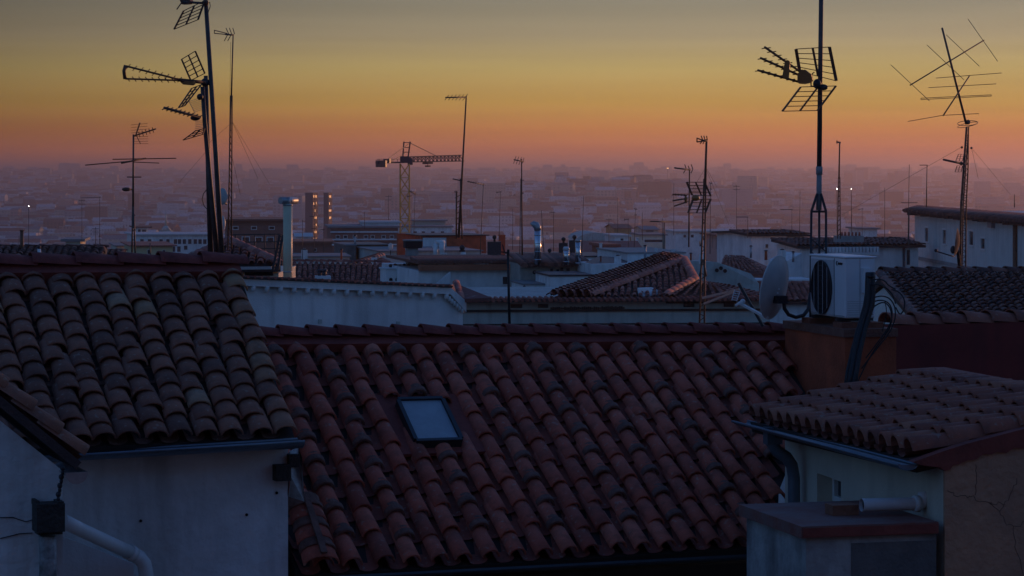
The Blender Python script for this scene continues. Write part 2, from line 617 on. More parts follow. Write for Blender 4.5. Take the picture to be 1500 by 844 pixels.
mb = MB()
mb.box8([(-4800, -300, -62), (4800, -300, -62), (4800, 12500, -62), (-4800, 12500, -62), (-4800, -300, 42), (4800, -300, 42), (4800, 12500, 42), (-4800, 12500, 42)])
hz = mb.build('haze', [])
hz['kind'] = 'stuff'
hm = bpy.data.materials.new('haze_air')
hm.use_nodes = True
hn = hm.node_tree
hn.nodes.remove(hn.nodes['Principled BSDF'])
pv = hn.nodes.new('ShaderNodeVolumePrincipled')
pv.inputs['Color'].default_value = (.82, .70, .88, 1)
pv.inputs['Density'].default_value = 2.2e-4
pv.inputs['Anisotropy'].default_value = .85
hn.links.new(pv.outputs[0], hn.nodes['Material Output'].inputs['Volume'])
hz.data.materials.append(hm)
#PART2

# ------------------------------------------------------------------ near houses
def proj(p):
    return 750 + F * p.x / p.y, HY - F * (p.z - ZC) / p.y


def inv(c, x, y):
    a = b = .5
    for _ in range(30):
        p = bil(c, a, b); px, py = proj(p)
        e = 1e-4
        ax, ay = proj(bil(c, a + e, b)); bx, by = proj(bil(c, a, b + e))
        j11 = (ax - px) / e; j21 = (ay - py) / e; j12 = (bx - px) / e; j22 = (by - py) / e
        d = j11 * j22 - j12 * j21
        rx, ry = x - px, y - py
        a += (rx * j22 - ry * j12) / d; b += (j11 * ry - j21 * rx) / d
    return a, b


def DA(x, d0=25.):
    return d0 / (1 - .38 * (x - 750) / F)


UA = V((.935, .355, 0)); VA = V((.355, -.935, 0))

# --- house A: long red tiled roof in the middle
A_loc = (0, 23.5, 0)
hA = thing('tiled_house', 'low house under the broad red barrel tile roof with a small skylight in the middle', 'house', A_loc)
RLx, RRx = 320, 1200
cA = (P(RLx, 504, DA(RLx)), P(RRx, 497, DA(RRx)), P(1417, 779, 23.56), P(437, 840, 21.4))
NA = (cA[1] - cA[0]).cross(cA[0] - cA[3]).normalized()
if NA.z < 0:
    NA = -NA
pxs = [356, 394, 432, 470, 505.6, 539, 574, 609, 643, 677, 709, 742, 774, 806, 838, 869, 899, 929, 959, 989, 1018, 1046, 1074, 1102, 1129, 1155]
al = [inv(cA, x, 508)[0] for x in pxs]


def tiled_list(mb, c, al, nrow, keep, bands, tint, wide=()):
    for i, a in enumerate(al):
        w = ((al[i + 1] - al[i]) if i + 1 < len(al) else (al[i] - al[i - 1]))
        sub = (bil(c, a - w / 2, 0), bil(c, a + w / 2, 0), bil(c, a + w / 2, 1), bil(c, a - w / 2, 1))
        tiled(mb, sub, 1, nrow, fill=.345, h=.98, keep=lambda p, ii, j, i=i: keep(p, i, j), band_cols=(0,) if i in bands else (), tint=lambda ii, j, i=i: tint(i, j), pans=True, jit=.9)


sk = [inv(cA, *q) for q in ((582, 600), (647, 598), (670, 657), (605, 663))]
sa0 = (sk[0][0] + sk[3][0]) / 2; sa1 = (sk[1][0] + sk[2][0]) / 2
sb0 = (sk[0][1] + sk[1][1]) / 2; sb1 = (sk[2][1] + sk[3][1]) / 2
nrA = 10


def keepA(p, i, j):
    if p.x > (2.60 if p.y > 23.9 else 2.26):
        return False
    a = al[i]; b = (j + .6) / nrA
    if sa0 - .010 < a < sa1 + .016 and sb0 - .01 < b < sb1 + .03:
        return False
    if p.y < 21.62 and p.x < -1.75:
        return False
    return True


mb = MB()
tiled_list(mb, cA, al, nrA, keepA, (1, 3, 6, 9, 12, 14, 17, 20, 22), lambda i, j: min(1, max(0, R.gauss(.52, .16) + (.06 if i > 12 else 0))))
# wide mortared column against the neighbour's wall
q0 = P(443, 745, 21.75); q1 = P(470, 835, 21.35)
sd_ = (q1 - q0).normalized()
for k in range(3):
    mb.ct = .35 + .1 * k; mb.cm = 0
    lo = q0 + (q1 - q0) * (k + 1) / 3
    halfbarrel(mb, lo + NA * (.05), lo - sd_ * .26 + NA * .03, UA, NA, .15, .13, h=.6)
    mb.cm = 1
    halfbarrel(mb, lo - sd_ * .12 + NA * .05, lo - sd_ * .16 + NA * .05, UA, NA, .152, .15, h=.62)
mb.cm = 1
mb.bar(q0 + NA * .15, q1 + NA * .17, .05, .02)
mb.build('roof', [T_RED, M_MORTAR], hA)
# deck under the tiles
mb = MB()


def roofpt(x, y):
    t = inv(cA, x, y)
    return bil(cA, *t)


dk = [cA[0], P(1164, 498, DA(1164)), roofpt(1187, 600), roofpt(1142, 712), roofpt(1140, 797), cA[3]]
mb.extrude([p - NA * .03 for p in dk], -NA * .10)
mb.build('roof_deck', mat('roof_underlay', (.05, .035, .03), var=.4, scale=6), hA)
# ridge
mb = MB()
ra, rb = cA[0] + NA * .03, P(1160, 497, DA(1160)) + NA * .03
mb.cm = 1
sA = (cA[3] - cA[0]).normalized()
mb.obox((ra + rb) / 2 + sA * .055 + NA * .01, (rb - ra) / 2, sA * .085, NA * .045)
mb.cm = 0
ridge_caps(mb, ra + V((0, 0, .045)), rb + V((0, 0, .045)), 21, .105, tint=lambda: R.uniform(.2, .5))
mb.build('ridge', [mat('ridge_tile_maroon', (.30, .065, .05), var=.55, scale=6, bump=.4), M_MAROON], hA)
# walls
mb = MB()
e0, e1 = cA[3] - VA * .28, roofpt(1140, 797) - VA * .28
e1 = e1 - UA * .03
zt = min(e0.z, e1.z) - .16
e0 = V((e0.x + .12 * .935, e0.y + .12 * .355, 0))
mb.box8([V((e0.x, e0.y, 0)), V((e1.x, e1.y, 0)), V((e1.x, e1.y, 0)) - VA * 5.2, V((e0.x, e0.y, 0)) - VA * 5.2,
         V((e0.x, e0.y, zt)), V((e1.x, e1.y, zt)), V((e1.x, e1.y, zt)) - VA * 5.2, V((e0.x, e0.y, zt)) - VA * 5.2])
mb.build('wall', mat('brown_render', (.13, .10, .085), var=.4, scale=2, streak=.3), hA)
# far slope of the roof
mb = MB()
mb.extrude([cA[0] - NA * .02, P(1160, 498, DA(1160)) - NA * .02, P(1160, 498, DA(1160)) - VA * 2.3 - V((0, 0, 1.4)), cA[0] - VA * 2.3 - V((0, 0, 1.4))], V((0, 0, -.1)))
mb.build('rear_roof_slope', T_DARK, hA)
mb = MB()
g0, g1 = P(437, 848, 21.3), P(1128, 812, 22.8)
gs = V((.92, .39, 0))
dgl = (g1 - g0).normalized()
trough(mb, g0, g1, VA, V((0, 0, 1)), .07, 8)
mb.build('gutter', M_GUTDK, hA)
# skylight
sc_ = [bil(cA, a, b) for a, b in ((sa0, sb0), (sa1, sb0), (sa1, sb1), (sa0, sb1))]
mb = MB()
fl = [bil(cA, a, b) + NA * .012 for a, b in ((sa0 - .030, sb0 - .05), (sa1 + .034, sb0 - .05), (sa1 + .034, sb1 + .03), (sa0 - .030, sb1 + .03))]
mb.extrude(fl, NA * .03)
mb.build('skylight_flashing', M_MAROON, hA)
mb = MB()
ux = (sc_[1] - sc_[0]); uy = (sc_[3] - sc_[0])
uxn, uyn = ux.normalized(), uy.normalized()
t_ = .035
for a, b in ((sc_[0], sc_[1]), (sc_[3], sc_[2])):
    m_ = (a + b) / 2 + NA * .075
    mb.obox(m_, (b - a) / 2, uyn * t_ / 2, NA * .045)
for a, b in ((sc_[0], sc_[3]), (sc_[1], sc_[2])):
    m_ = (a + b) / 2 + NA * .0745
    mb.obox(m_, (b - a) / 2 - (b - a).normalized() * .018, uxn * t_ / 2, NA * .0445)
sf = mb.build('skylight', M_FRAME, hA)
mb = MB()
mb.obox(sum(sc_, V()) / 4 + NA * .07, ux / 2 - uxn * .0195, uy / 2 - uyn * .0195, NA * .03)
g = mb.build('glass_pane', M_SKYGL, sf)

# --- house B: old tiled roof on the left
hB = thing('tiled_house', 'white house with the old grey-brown tile roof and long grey gutter at left', 'house', (-3.4, 21.5, 0))
cB = (P(-85, 400, 22.3), P(352, 397, 23.25), P(433, 638, 21.3), P(-22, 658, 20.4))
NB = (cB[1] - cB[0]).cross(cB[0] - cB[3]).normalized()
if NB.z < 0:
    NB = -NB
mb = MB()


def tintB(i, j):
    r = R.random()
    if i == 11:
        return R.uniform(.72, .95) if r < .7 else R.uniform(.3, .6)
    if r < .03:
        return R.uniform(.85, .95)
    return R.uniform(.05, .75)


tiled(mb, cB, 12, 12, fill=.45, tint=tintB, jit=1.2, pan_t=.02, h=.74, lift=.9)
mb.build('roof', [T_OLD, M_MORTAR], hB)
mb = MB()
mb.extrude([cB[0] - NB * .03, cB[1] - NB * .03, cB[2] - NB * .03, cB[3] - NB * .03], -NB * .1)
mb.build('roof_deck', MATS['roof_underlay'], hB)
mb = MB()
sB = (cB[3] - cB[0]).normalized()
ra, rb = cB[0] + NB * .03, cB[1] + NB * .03
mb.cm = 1
mb.obox((ra + rb) / 2 + sB * .05 + NB * .0, (rb - ra) / 2 - UA * .03, sB * .09, NB * .06)
mb.cm = 0
ridge_caps(mb, ra + V((0, 0, .04)), rb + V((0, 0, .04)), 7, .115, tint=lambda: R.uniform(.1, .5))
mb.build('ridge', [MATS['ridge_tile_maroon'], M_MAROON], hB)
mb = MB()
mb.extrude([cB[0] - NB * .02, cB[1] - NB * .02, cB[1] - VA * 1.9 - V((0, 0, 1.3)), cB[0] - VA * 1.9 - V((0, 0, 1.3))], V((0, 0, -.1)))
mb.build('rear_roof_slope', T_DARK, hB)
mb = MB()
w0, w1 = cB[3] - VA * .16 - UA * .8, cB[2] - VA * .16 - UA * .015
zt = w1.z - .10
ap = (cB[1] - UA * .05)
foot = V((w1.x, w1.y, 0))
for s_ in (0,):
    mb.extrude([V((w1.x, w1.y, 0)), V((w1.x, w1.y, zt)), V((ap.x, ap.y, ap.z - .16)), V((ap.x, ap.y, 0)) - VA * 1.9, ][:4], V((w0.x - w1.x, w0.y - w1.y, 0)))
mb.build('wall', M_WHITEN, hB)
mb = MB()
g0, g1 = P(60, 668, 20.55), P(441, 645, 21.17)
gd = (g1 - g0).normalized()
gside = V((.355, -.935, 0))
trough(mb, g0, g1, gside, V((0, 0, 1)), .11, 9)
b_ = len(mb.v)
mb.poly([g1 + gside * (-math.cos(a) * .093) - V((0, 0, 1)) * math.sin(a) * .05 + gd * .001 for a in [math.pi * k / 8 for k in range(9)]])
for gg in (-1, 1):
    mb.tube(g0 + gside * .1 * gg, g1 + gside * .1 * gg, .012, seg=6)
mb.build('gutter', M_GUTTER, hB)
mb = MB()
mb.obox(P(412, 692, 21.38), UA * .06, VA * .07, V((0, 0, .062)))
mb.obox(P(428, 674, 21.45), UA * .04, VA * .06, V((0, 0, .05)))
mb.build('beam_end', mat('rotten_wood', (.045, .035, .03), var=.5, scale=14, bump=.8), hB)
mb = MB()
fp = [(425, 662), (437, 655), (443, 690), (446, 735), (424, 728), (427, 700)]
mb.extrude([P(x, y, 21.44 + .05 * math.sin(k * 2.1)) for k, (x, y) in enumerate(fp)], V((-.01, .03, 0)))
mb.build('metal_flashing', M_TIN, hB)
for (x, y) in ((206, 763), (361, 754), (405, 722)):
    mb = MB()
    D_ = DA(x, 22.7) * 21.5 / 22.0
    # small drilled holes on the facade plane
    n0 = w0; n1 = w1
    k_ = (x - 750) / F
    ww = (k_ * n1.y - n1.x) / ((n0 - n1).x - k_ * (n0 - n1).y)
    q = n1 + (n0 - n1) * ww
    c = V((q.x, q.y, ZC + (HY - y) / F * q.y)) + VA * .004
    mb.tube(c, c + VA * .006, .012, seg=8)
    mb.build('wall_plug', M_HOLE, hB)
mb = MB()
mb.path([P(*q) for q in ((424, 690, 21.44), (420, 745, 21.45), (408, 800, 21.45), (398, 850, 21.45))], .004, 5)
mb.build('thin_cable', M_BLACK, hB)

# --- house C: corner wing at far left with the end of its gutter
hC = thing('house_wing', 'whitewashed gable wing in the lower left corner with a half-round gutter end', 'house', (-3.6, 19.6, 0))
wC = V((-.355, .935, 0))
c0, c1 = P(-80, 508, 19.42), P(122, 674, 19.42)
mb = MB()
cC = (c0 + wC * 1.05, c0, c1, c1 + wC * .95)
tiled(mb, cC, 5, 5, fill=.47, tint=lambda i, j: R.uniform(.2, .75), jit=1., lift=1.)
mb.build('roof', [T_OLD, M_MORTAR], hC)
mb = MB()
nC = (cC[1] - cC[0]).cross(cC[0] - cC[3]).normalized()
nC = nC if nC.z > 0 else -nC
mb.extrude([p - nC * .02 for p in cC], -nC * .06)
mb.build('verge_mortar', mat('dark_mortar', (.075, .04, .035), var=.5, scale=9, bump=.5), hC)
mb = MB()
mb.extrude([P(-70, 560, 19.5), P(92, 690, 19.5), P(92, 690, 19.5) * 1 + V((0, 0, -8)), P(-70, 690, 19.5) + V((0, 0, -8))], wC * 1.0)
mb.build('wall', M_WHITEN, hC)
mb = MB()
gc = P(112, 692, 19.34)
sx = V((.935, .355, 0))
trough(mb, gc, gc + wC * 1.0, sx, V((0, 0, 1)), .095, 9)
hp = [gc + sx * (-math.cos(a) * .081) - V((0, 0, 1)) * math.sin(a) * .085 for a in [math.pi * k / 10 for k in range(11)]]
mb.extrude(hp, -wC * .006)
gt = mb.build('gutter', M_GALV, hC)
mb = MB()
for k in range(8):
    y0 = 686 + k * 6.4
    mb.ball(P(92 - k * 1.1 + (k % 2), y0, 19.36), .016, sx=.8 if k % 2 else 1.2, sz=1.35)
mb.build('chain', M_DKMETAL, hC)
mb = MB()
mb.obox(P(71, 757, 19.38), sx * .10, wC * .09, V((0, 0, .10)))
mb.obox(P(71, 779, 19.40), sx * .085, wC * .08, V((0, 0, .012)))
mb.obox(P(52, 736, 19.40), sx * .012, wC * .09, V((0, 0, .02)))
mb.obox(P(86, 738, 19.40), sx * .02, wC * .09, V((0, 0, .025)))
mb.build('rain_hopper', mat('rotten_hopper', (.05, .045, .04), var=.6, scale=16, bump=.8), hC)
mb = MB()
mb.path([P(70, 785, 19.42), P(70, 840, 19.42), P(70, 900, 19.42)], .062, 10)
mb.build('downpipe', mat('flaking_pipe_paint', (.45, .44, .42), col2=(.06, .055, .05), scale=9, streak=.7, bump=.5), hC)
for pts in (((0, 757), (20, 758), (38, 766), (50, 762)), ((0, 789), (30, 783), (48, 782))):
    mb = MB()
    mb.path([P(x + R.uniform(-2, 2), y + R.uniform(-2, 2), 19.49) for x, y in pts], .0035, 5)
    mb.build('wall_crack', M_HOLE, hC)
dp = thing('drain_pipe', 'white drain pipe sloping down across the white wall to an elbow, lower left', 'pipe', P(215, 844, 20.8))
mb = MB()
mb.path([P(90, 762, 19.6), P(120, 777, 19.9), P(165, 798, 20.3), P(192, 810, 20.6)], .052, 14)
mb.path([P(192, 810, 20.6), P(204, 817, 20.65), P(211, 826, 20.68), P(214, 840, 20.7), P(214, 1100, 20.7)], .056, 14)
mb.build('pipe_run', M_PIPEW, dp)
mb = MB()
mb.tube(P(188, 808, 20.56), P(195, 812, 20.62), .062, seg=14)
mb.build('pipe_collar', M_PIPEW, dp)
lw = MB()
lw.extrude([P(84, 783, 20.72), P(128, 800, 20.75), P(196, 826, 20.8), P(196, 826, 20.8) + V((0, 0, -7)), P(84, 783, 20.72) + V((0, 0, -7.3))], V((-.05, .14, 0)))
tag(lw.build('low_wall', M_WHITE2, None, P(140, 844, 20.75)), 'low plastered wall with a sloping top under the white drain pipe', 'wall')

# --- house E: lean tile roof on the right
hE = thing('tiled_house', 'cream house at lower right with rose tiles running sideways and a blue-grey gutter', 'house', (3.6, 21, 0))
VE = V((.226, -.974, 0)); UE = V((.974, .226, 0))
ef, en = P(1098, 613, 23.3), P(1338, 669, 19.62)
slp = V((.974, .226, .205)) * 1.62
cE = (en + slp, ef + slp, ef, en)
NE = (cE[1] - cE[0]).cross(cE[0] - cE[3]).normalized()
NE = NE if NE.z > 0 else -NE
mb = MB()
tiled(mb, cE, 16, 6, fill=.385, h=1.1, tint=lambda i, j: min(1, max(0, R.gauss(.5, .17))), jit=.6)
mb.build('roof', [T_ROSE, M_MORTAR], hE)
mb = MB()
mb.extrude([p - NE * .03 for p in cE], -NE * .09)
mb.extrude([cE[0] - NE * .02, cE[1] - NE * .02, cE[1] + V((1.6, .36, -.45)), cE[0] + V((1.6, .36, -.45))], V((0, 0, -.1)))
mb.build('roof_deck', MATS['roof_underlay'], hE)
mb = MB()
mb.obox((cE[0] + cE[1]) / 2 + UE * .07 + V((0, 0, .0)), VE * ((cE[0] - cE[1]).length / 2 - .02), UE * .07, V((0, 0, .05)))
mb.build('ridge', M_MAROON, hE)
ec = V((P(1382, 690, 19.6).x, 19.6, 0)); ebk = V((P(1150, 690, 23.4).x, 23.4, 0))
dE = (ebk - ec).normalized(); nEo = V((-dE.y, dE.x, 0))  # outward (-u)
if nEo.x > 0:
    nEo = -nEo
LE = (ebk - ec).length
zE = ZC - 433 / F * 19.75 + .06
zF = lambda d: zE - .02
# window opening on the side wall


def s_on(x):
    k = (x - 750) / F
    return (k * ec.y - ec.x) / (dE.x - k * dE.y)


s0, s1 = s_on(1232), s_on(1197)
zw0 = ZC + (HY - 748) / F * (ec.y + dE.y * s0); zw1 = ZC + (HY - 693) / F * (ec.y + dE.y * s1)
mb = MB()


def wb(mb, a, b, z0, z1, th=.22):
    p, q = ec + dE * a, ec + dE * b
    mb.box8([V((p.x, p.y, z0)), V((q.x, q.y, z0)), V((q.x, q.y, z0)) - nEo * th, V((p.x, p.y, z0)) - nEo * th,
             V((p.x, p.y, z1)), V((q.x, q.y, z1)), V((q.x, q.y, z1)) - nEo * th, V((p.x, p.y, z1)) - nEo * th])


wb(mb, 0.002, s0, 0, zE); wb(mb, s1, LE, 0, zE); wb(mb, s0, s1, 0, zw0); wb(mb, s0, s1, zw1, zE)
mb.build('side_wall', M_CREAM, hE)
mb = MB()
for (a, b, z0, z1) in ((s0 + .001, s0 + .05, zw0, zw1), (s1 - .05, s1 - .001, zw0, zw1), (s0 + .35, s0 + .40, zw0, zw1), (s0 + .051, s1 - .051, zw1 - .05, zw1 - .001), (s0 + .051, s1 - .051, zw0 + .001, zw0 + .05)):
    p, q = ec + dE * a - nEo * .13, ec + dE * b - nEo * .13
    mb.box8([V((p.x, p.y, z0)), V((q.x, q.y, z0)), V((q.x, q.y, z0)) - nEo * .05, V((p.x, p.y, z0)) - nEo * .05,
             V((p.x, p.y, z1)), V((q.x, q.y, z1)), V((q.x, q.y, z1)) - nEo * .05, V((p.x, p.y, z1)) - nEo * .05])
wf = mb.build('window', M_PIPEW, hE)
mb = MB()
p, q = ec + dE * (s0 + .01) - nEo * .165, ec + dE * (s1 - .01) - nEo * .165
mb.poly([V((p.x, p.y, zw0)), V((q.x, q.y, zw0)), V((q.x, q.y, zw1)), V((p.x, p.y, zw1))])
mb.build('pane', M_GLASS, wf)
# pink gable front with cracks
mb = MB()
fr = ec + UE * 3.2
ztp = cE[0].z - .12
pk = [V((ec.x, ec.y, 0)) - V((.002, 0, 0)), V((fr.x, fr.y, 0)), V((fr.x, fr.y, zE + .35)), V((ec.x, ec.y, 0)) + UE * 1.35 + V((0, 0, zE + .30)), V((ec.x, ec.y, zE - .02))]
mb.extrude([p_ + VE * .03 - UE * .002 for p_ in pk], -VE * .028)
mb.build('gable_wall', M_PINK, hE)
for pts in (((1385, 718), (1400, 727), (1418, 726), (1428, 733), (1445, 735), (1462, 748), (1470, 765), (1482, 770), (1500, 764)), ((1427, 680), (1428, 700), (1426, 725)), ((1462, 748), (1478, 722), (1487, 700)), ((1482, 770), (1484, 800), (1496, 840)), ((1445, 735), (1452, 738), (1470, 738))):
    mb = MB()
    q_ = []
    for x, y in pts:
        k = (x - 750) / F
        s_ = (k * ec.y - ec.x) / (UE.x - k * UE.y)
        w_ = ec + UE * s_
        q_.append(V((w_.x, w_.y, ZC + (HY - y) / F * w_.y)) + VE * .0305)
    qq_ = [q_[0]]
    for a_, b_ in zip(q_, q_[1:]):
        for f_ in (.25, .5, .75):
            qq_.append(a_ * (1 - f_) + b_ * f_ + UE * R.gauss(0, .007) + V((0, 0, R.gauss(0, .009))))
        qq_.append(b_)
    mb.path(qq_, .0022, 4)
    mb.build('wall_crack', mat('crack_shadow', (.13, .085, .06), var=.4), hE)
mb = MB()
bd = []
for x, y in ((1337, 677), (1382, 661), (1420, 649), (1545, 617), (1545, 648), (1515, 651), (1500, 657), (1486, 656), (1474, 664), (1461, 662), (1452, 666), (1441, 665), (1430, 673), (1416, 675), (1405, 680), (1396, 682), (1392, 688), (1384, 690), (1378, 685), (1352, 682)):
    k = (x - 750) / F
    o_ = ec + VE * .05
    s_ = (k * o_.y - o_.x) / (UE.x - k * UE.y)
    w_ = o_ + UE * s_
    bd.append(V((w_.x, w_.y, ZC + (HY - y) / F * w_.y)))
mb.extrude(bd, -VE * .10)
mb.build('verge_mortar', M_MAROON, hE)
mb = MB()
g0, g1 = P(1084, 617, 23.42), P(1330, 681, 19.55)
trough(mb, g0, g1, UE, V((0, 0, 1)), .075, 9)
gd = (g1 - g0).normalized()
for gg in (-1, 1):
    mb.tube(g0 + UE * .07 * gg, g1 + UE * .07 * gg, .011, seg=6)
mb.extrude([g1 + UE * (-math.cos(a) * .064) - V((0, 0, 1)) * math.sin(a) * .036 for a in [math.pi * k / 10 for k in range(11)]], gd * .006)
mb.build('gutter', M_GUTTER, hE)
mb = MB()
mb.path([P(1131, 634, 22.75), P(1131, 650, 22.75), P(1138, 661, 22.75), P(1152, 670, 22.75), P(1160, 682, 22.8), P(1163, 700, 22.8), P(1163, 730, 22.8), P(1163, 1000, 22.8)], .052, 12)
mb.obox(P(1132, 638, 22.76), UE * .065, VE * .06, V((0, 0, .07)))
mb.build('downpipe', mat('downpipe_blue_grey', (.13, .16, .19), rough=.5, metal=.2, var=.3, scale=7), hE)

# --- block F in front of E
hF = thing('masonry_block', 'peeling plaster block with a red-edged cap in the lower right corner', 'masonry block', (2.4, 19.6, 0))
cf = V((P(1176, 772, 19.25).x, 19.25, 0)); hz_ = ZC - 2.50
VF = V((.25, -.968, 0)); UF = V((.968, .25, 0))
zc1, zc0 = hz_, hz_ - .085
kx = 1.03


def fbox(mb, a0, a1, b0, b1, z0, z1):
    c = [cf + UF * a + VF * -b for a, b in ((a0, b0), (a1, b0), (a1, b1), (a0, b1))]
    mb.box8([V((p.x, p.y, z0)) for p in c] + [V((p.x, p.y, z1)) for p in c])


mb = MB()
fbox(mb, .04, kx, .04, 1.3, 0, zc0)
mb.build('wall', M_DIRTY, hF)
mb = MB()
fbox(mb, -.01, kx, 0, 1.34, zc0, zc1)
mb.build('cap_slab', mat('cap_slab_red', (.20, .13, .115), col2=(.22, .06, .04), scale=5, rough=.8, bump=.4), hF)
mb = MB()
fbox(mb, .38, kx - .003, .034, .06, 6, zc0 - .05)
mb.build('render_patch', M_DIRTY2, hF)
mb = MB()
fbox(mb, .0, kx - .002, -.008, .1, zc0 + .008, zc1 - .012)
mb.build('cap_edge', M_MAROON, hF)
vp = thing('vent_pipe', 'short white vent pipe lying on the capped block against the cream wall', 'pipe', P(1350, 745, 19.95))
a_, b_ = P(1262, 740, 19.85), P(1345, 738, 19.97)
mb = MB()
mb.path([a_, a_ + (b_ - a_) * .5, b_], .048, 14, caps=False)
mb.tube(a_ + (b_ - a_) * .92, a_ + (b_ - a_) * 1.02, .062, seg=14)
mb.path([b_, b_ + V((.03, .01, .01)), b_ + V((.05, .02, .04)), b_ + V((.05, .03, .08))], .05, 12)
mb.build('pipe_body', M_PIPEW, vp)
mb = MB()
mb.tube(a_ + (b_ - a_) * .06, a_ + (b_ - a_) * .08, .046, seg=14)
mb.build('pipe_mouth', M_HOLE, vp)
mb = MB()
fbox(mb, .42, .62, .5, .66, zc1 + .001, zc1 + .075)
tag(mb.build('brick', mat('loose_brick', (.30, .12, .07), var=.4, scale=12, bump=.5), None, P(1250, 745, 19.9)), 'single loose orange brick on the capped block beside the vent pipe', 'brick')

# --- pedestal H with air conditioner
VH = V((.26, -.966, 0)); UH = V((.966, .26, 0))
hp_ = V((P(1238, 480, 24.3).x, 24.3, 0)); zH = ZC - 1.40
ch = thing('chimney_stack', 'stout red rendered stack carrying the air conditioner', 'chimney', V((hp_.x, hp_.y + .7, 10)))
mb = MB()


def hbox(mb, a0, a1, b0, b1, z0, z1):
    c = [hp_ + UH * a - VH * b for a, b in ((a0, b0), (a1, b0), (a1, b1), (a0, b1))]
    mb.box8([V((p.x, p.y, z0)) for p in c] + [V((p.x, p.y, z1)) for p in c])


hbox(mb, 0, .49, 0, 1.5, 9, zH - .07)
hb = mb.build('stack_body', M_BRICKP, ch)
mb = MB()
hbox(mb, -.015, .50, -.015, 1.52, zH - .072, zH)
mb.build('stack_cap', mat('stack_cap_red', (.17, .06, .045), col2=(.25, .12, .08), scale=7, bump=.7), ch)
for b in (.12, .9):
    mb = MB()
    hbox(mb, .02, .42, b, b + .22, zH + .001, zH + .05)
    mb.build('brick_pad', mat('pad_brick', (.28, .09, .05), var=.4, scale=14, bump=.6), ch)
acx = thing('air_conditioner', 'white outdoor air conditioning unit with a round fan on the red stack', 'air conditioner', V((hp_.x + .2, hp_.y + .5, zH)))
a0 = hp_ + UH * .07 - VH * .17
zb = zH + .055


def abox(mb, u0, u1, w0, w1, z0, z1):
    c = [a0 + UH * a - VH * b for a, b in ((u0, w0), (u1, w0), (u1, w1), (u0, w1))]
    mb.box8([V((p.x, p.y, zb + z0)) for p in c] + [V((p.x, p.y, zb + z1)) for p in c])


AW, AH, AD = .86, .575, .29
mb = MB()
abox(mb, 0, AD, 0, AW, .03, AH)
cas = mb.build('casing', M_ACW, acx)
bv = cas.modifiers.new('bevel', 'BEVEL'); bv.width = .018; bv.segments = 3
mb = MB()
abox(mb, -.01, AD + .01, -.01, AW + .01, AH - .006, AH + .012)
o = mb.build('top_cover', M_ACW, acx)
bv = o.modifiers.new('bevel', 'BEVEL'); bv.width = .008; bv.segments = 2
for w in (.12, .70):
    mb = MB()
    abox(mb, -.03, AD + .03, w, w + .05, 0, .03)
    mb.build('foot_rail', M_DKMETAL, acx)
mb = MB()
abox(mb, -.006, .0, .27, .82, .05, AH - .03)
fp = mb.build('fan_panel', M_ACG, acx)
fc = a0 - VH * .545 + UH * -.008
fc = V((fc.x, fc.y, zb + .29))


def disc(mb, c, r, n0, th, seg=36):
    ax = VH; ay = V((0, 0, 1))
    mb.extrude([c + ax * math.cos(2 * math.pi * k / seg) * r + ay * math.sin(2 * math.pi * k / seg) * r for k in range(seg)], n0 * th)


mb = MB()
disc(mb, fc, .245, -UH, .004)
mb.build('fan', M_HOLE, acx)
mb = MB()
for rr in (.245, .2, .155, .11, .06):
    pts = [fc - UH * .010 + VH * math.cos(2 * math.pi * k / 32) * rr + V((0, 0, math.sin(2 * math.pi * k / 32) * rr)) for k in range(33)]
    mb.path(pts, .0026 if rr < .24 else .006, 5, caps=False)
fg = mb.build('fan_grille', M_DKMETAL, acx)
mb = MB()
for w in (-.16, -.055, .055, .16):
    hh = math.sqrt(.245 ** 2 - w * w)
    mb.bar(fc - UH * .016 + VH * w - V((0, 0, hh)), fc - UH * .016 + VH * w + V((0, 0, hh)), .004)
mb.build('grille_bar', M_ACG, acx)
mb = MB()
lg = a0 - VH * .19 - UH * .004
lg = V((lg.x, lg.y, zb + AH - .055))
arc = [lg + VH * (-.0 + .016 * math.cos(a)) * 1 + V((0, 0, .017 * math.sin(a))) for a in [math.pi * (.3 + 1.4 * k / 8) for k in range(9)]]
arc = [lg + VH * (.016 * math.cos(a)) + V((0, 0, .017 * math.sin(a))) for a in [math.pi * (.3 + 1.4 * k / 8) for k in range(9)]]
mb.path(arc, .004, 5)
for k in range(6):
    c = lg + VH * (.03 + k * .018)
    mb.bar(c - V((0, 0, .012)), c + V((0, 0, .010 - .003 * (k % 3))), .006)
    mb.bar(c + V((0, 0, .006)), c + VH * .012 + V((0, 0, .006)), .005)
mb.build('logo', M_DKMETAL, acx)
mb = MB()
abox(mb, .16, .235, -.03, 0, .26, .48)
mb.build('pipe_cover', M_ACW, acx)
mb = MB()
for k in range(7):
    abox(mb, .02, AD - .02, -.003, 0, .06 + k * .02, .066 + k * .02)
mb.build('side_louvre', M_ACG, acx)
mb = MB()
abox(mb, -.0025, .0, .255, .259, .04, AH - .01); abox(mb, -.0025, .0, .02, AW - .02, .048, .051); abox(mb, .14, .142, -.0025, 0, .04, AH - .01)
mb.build('panel_seam', M_DKMETAL, acx)

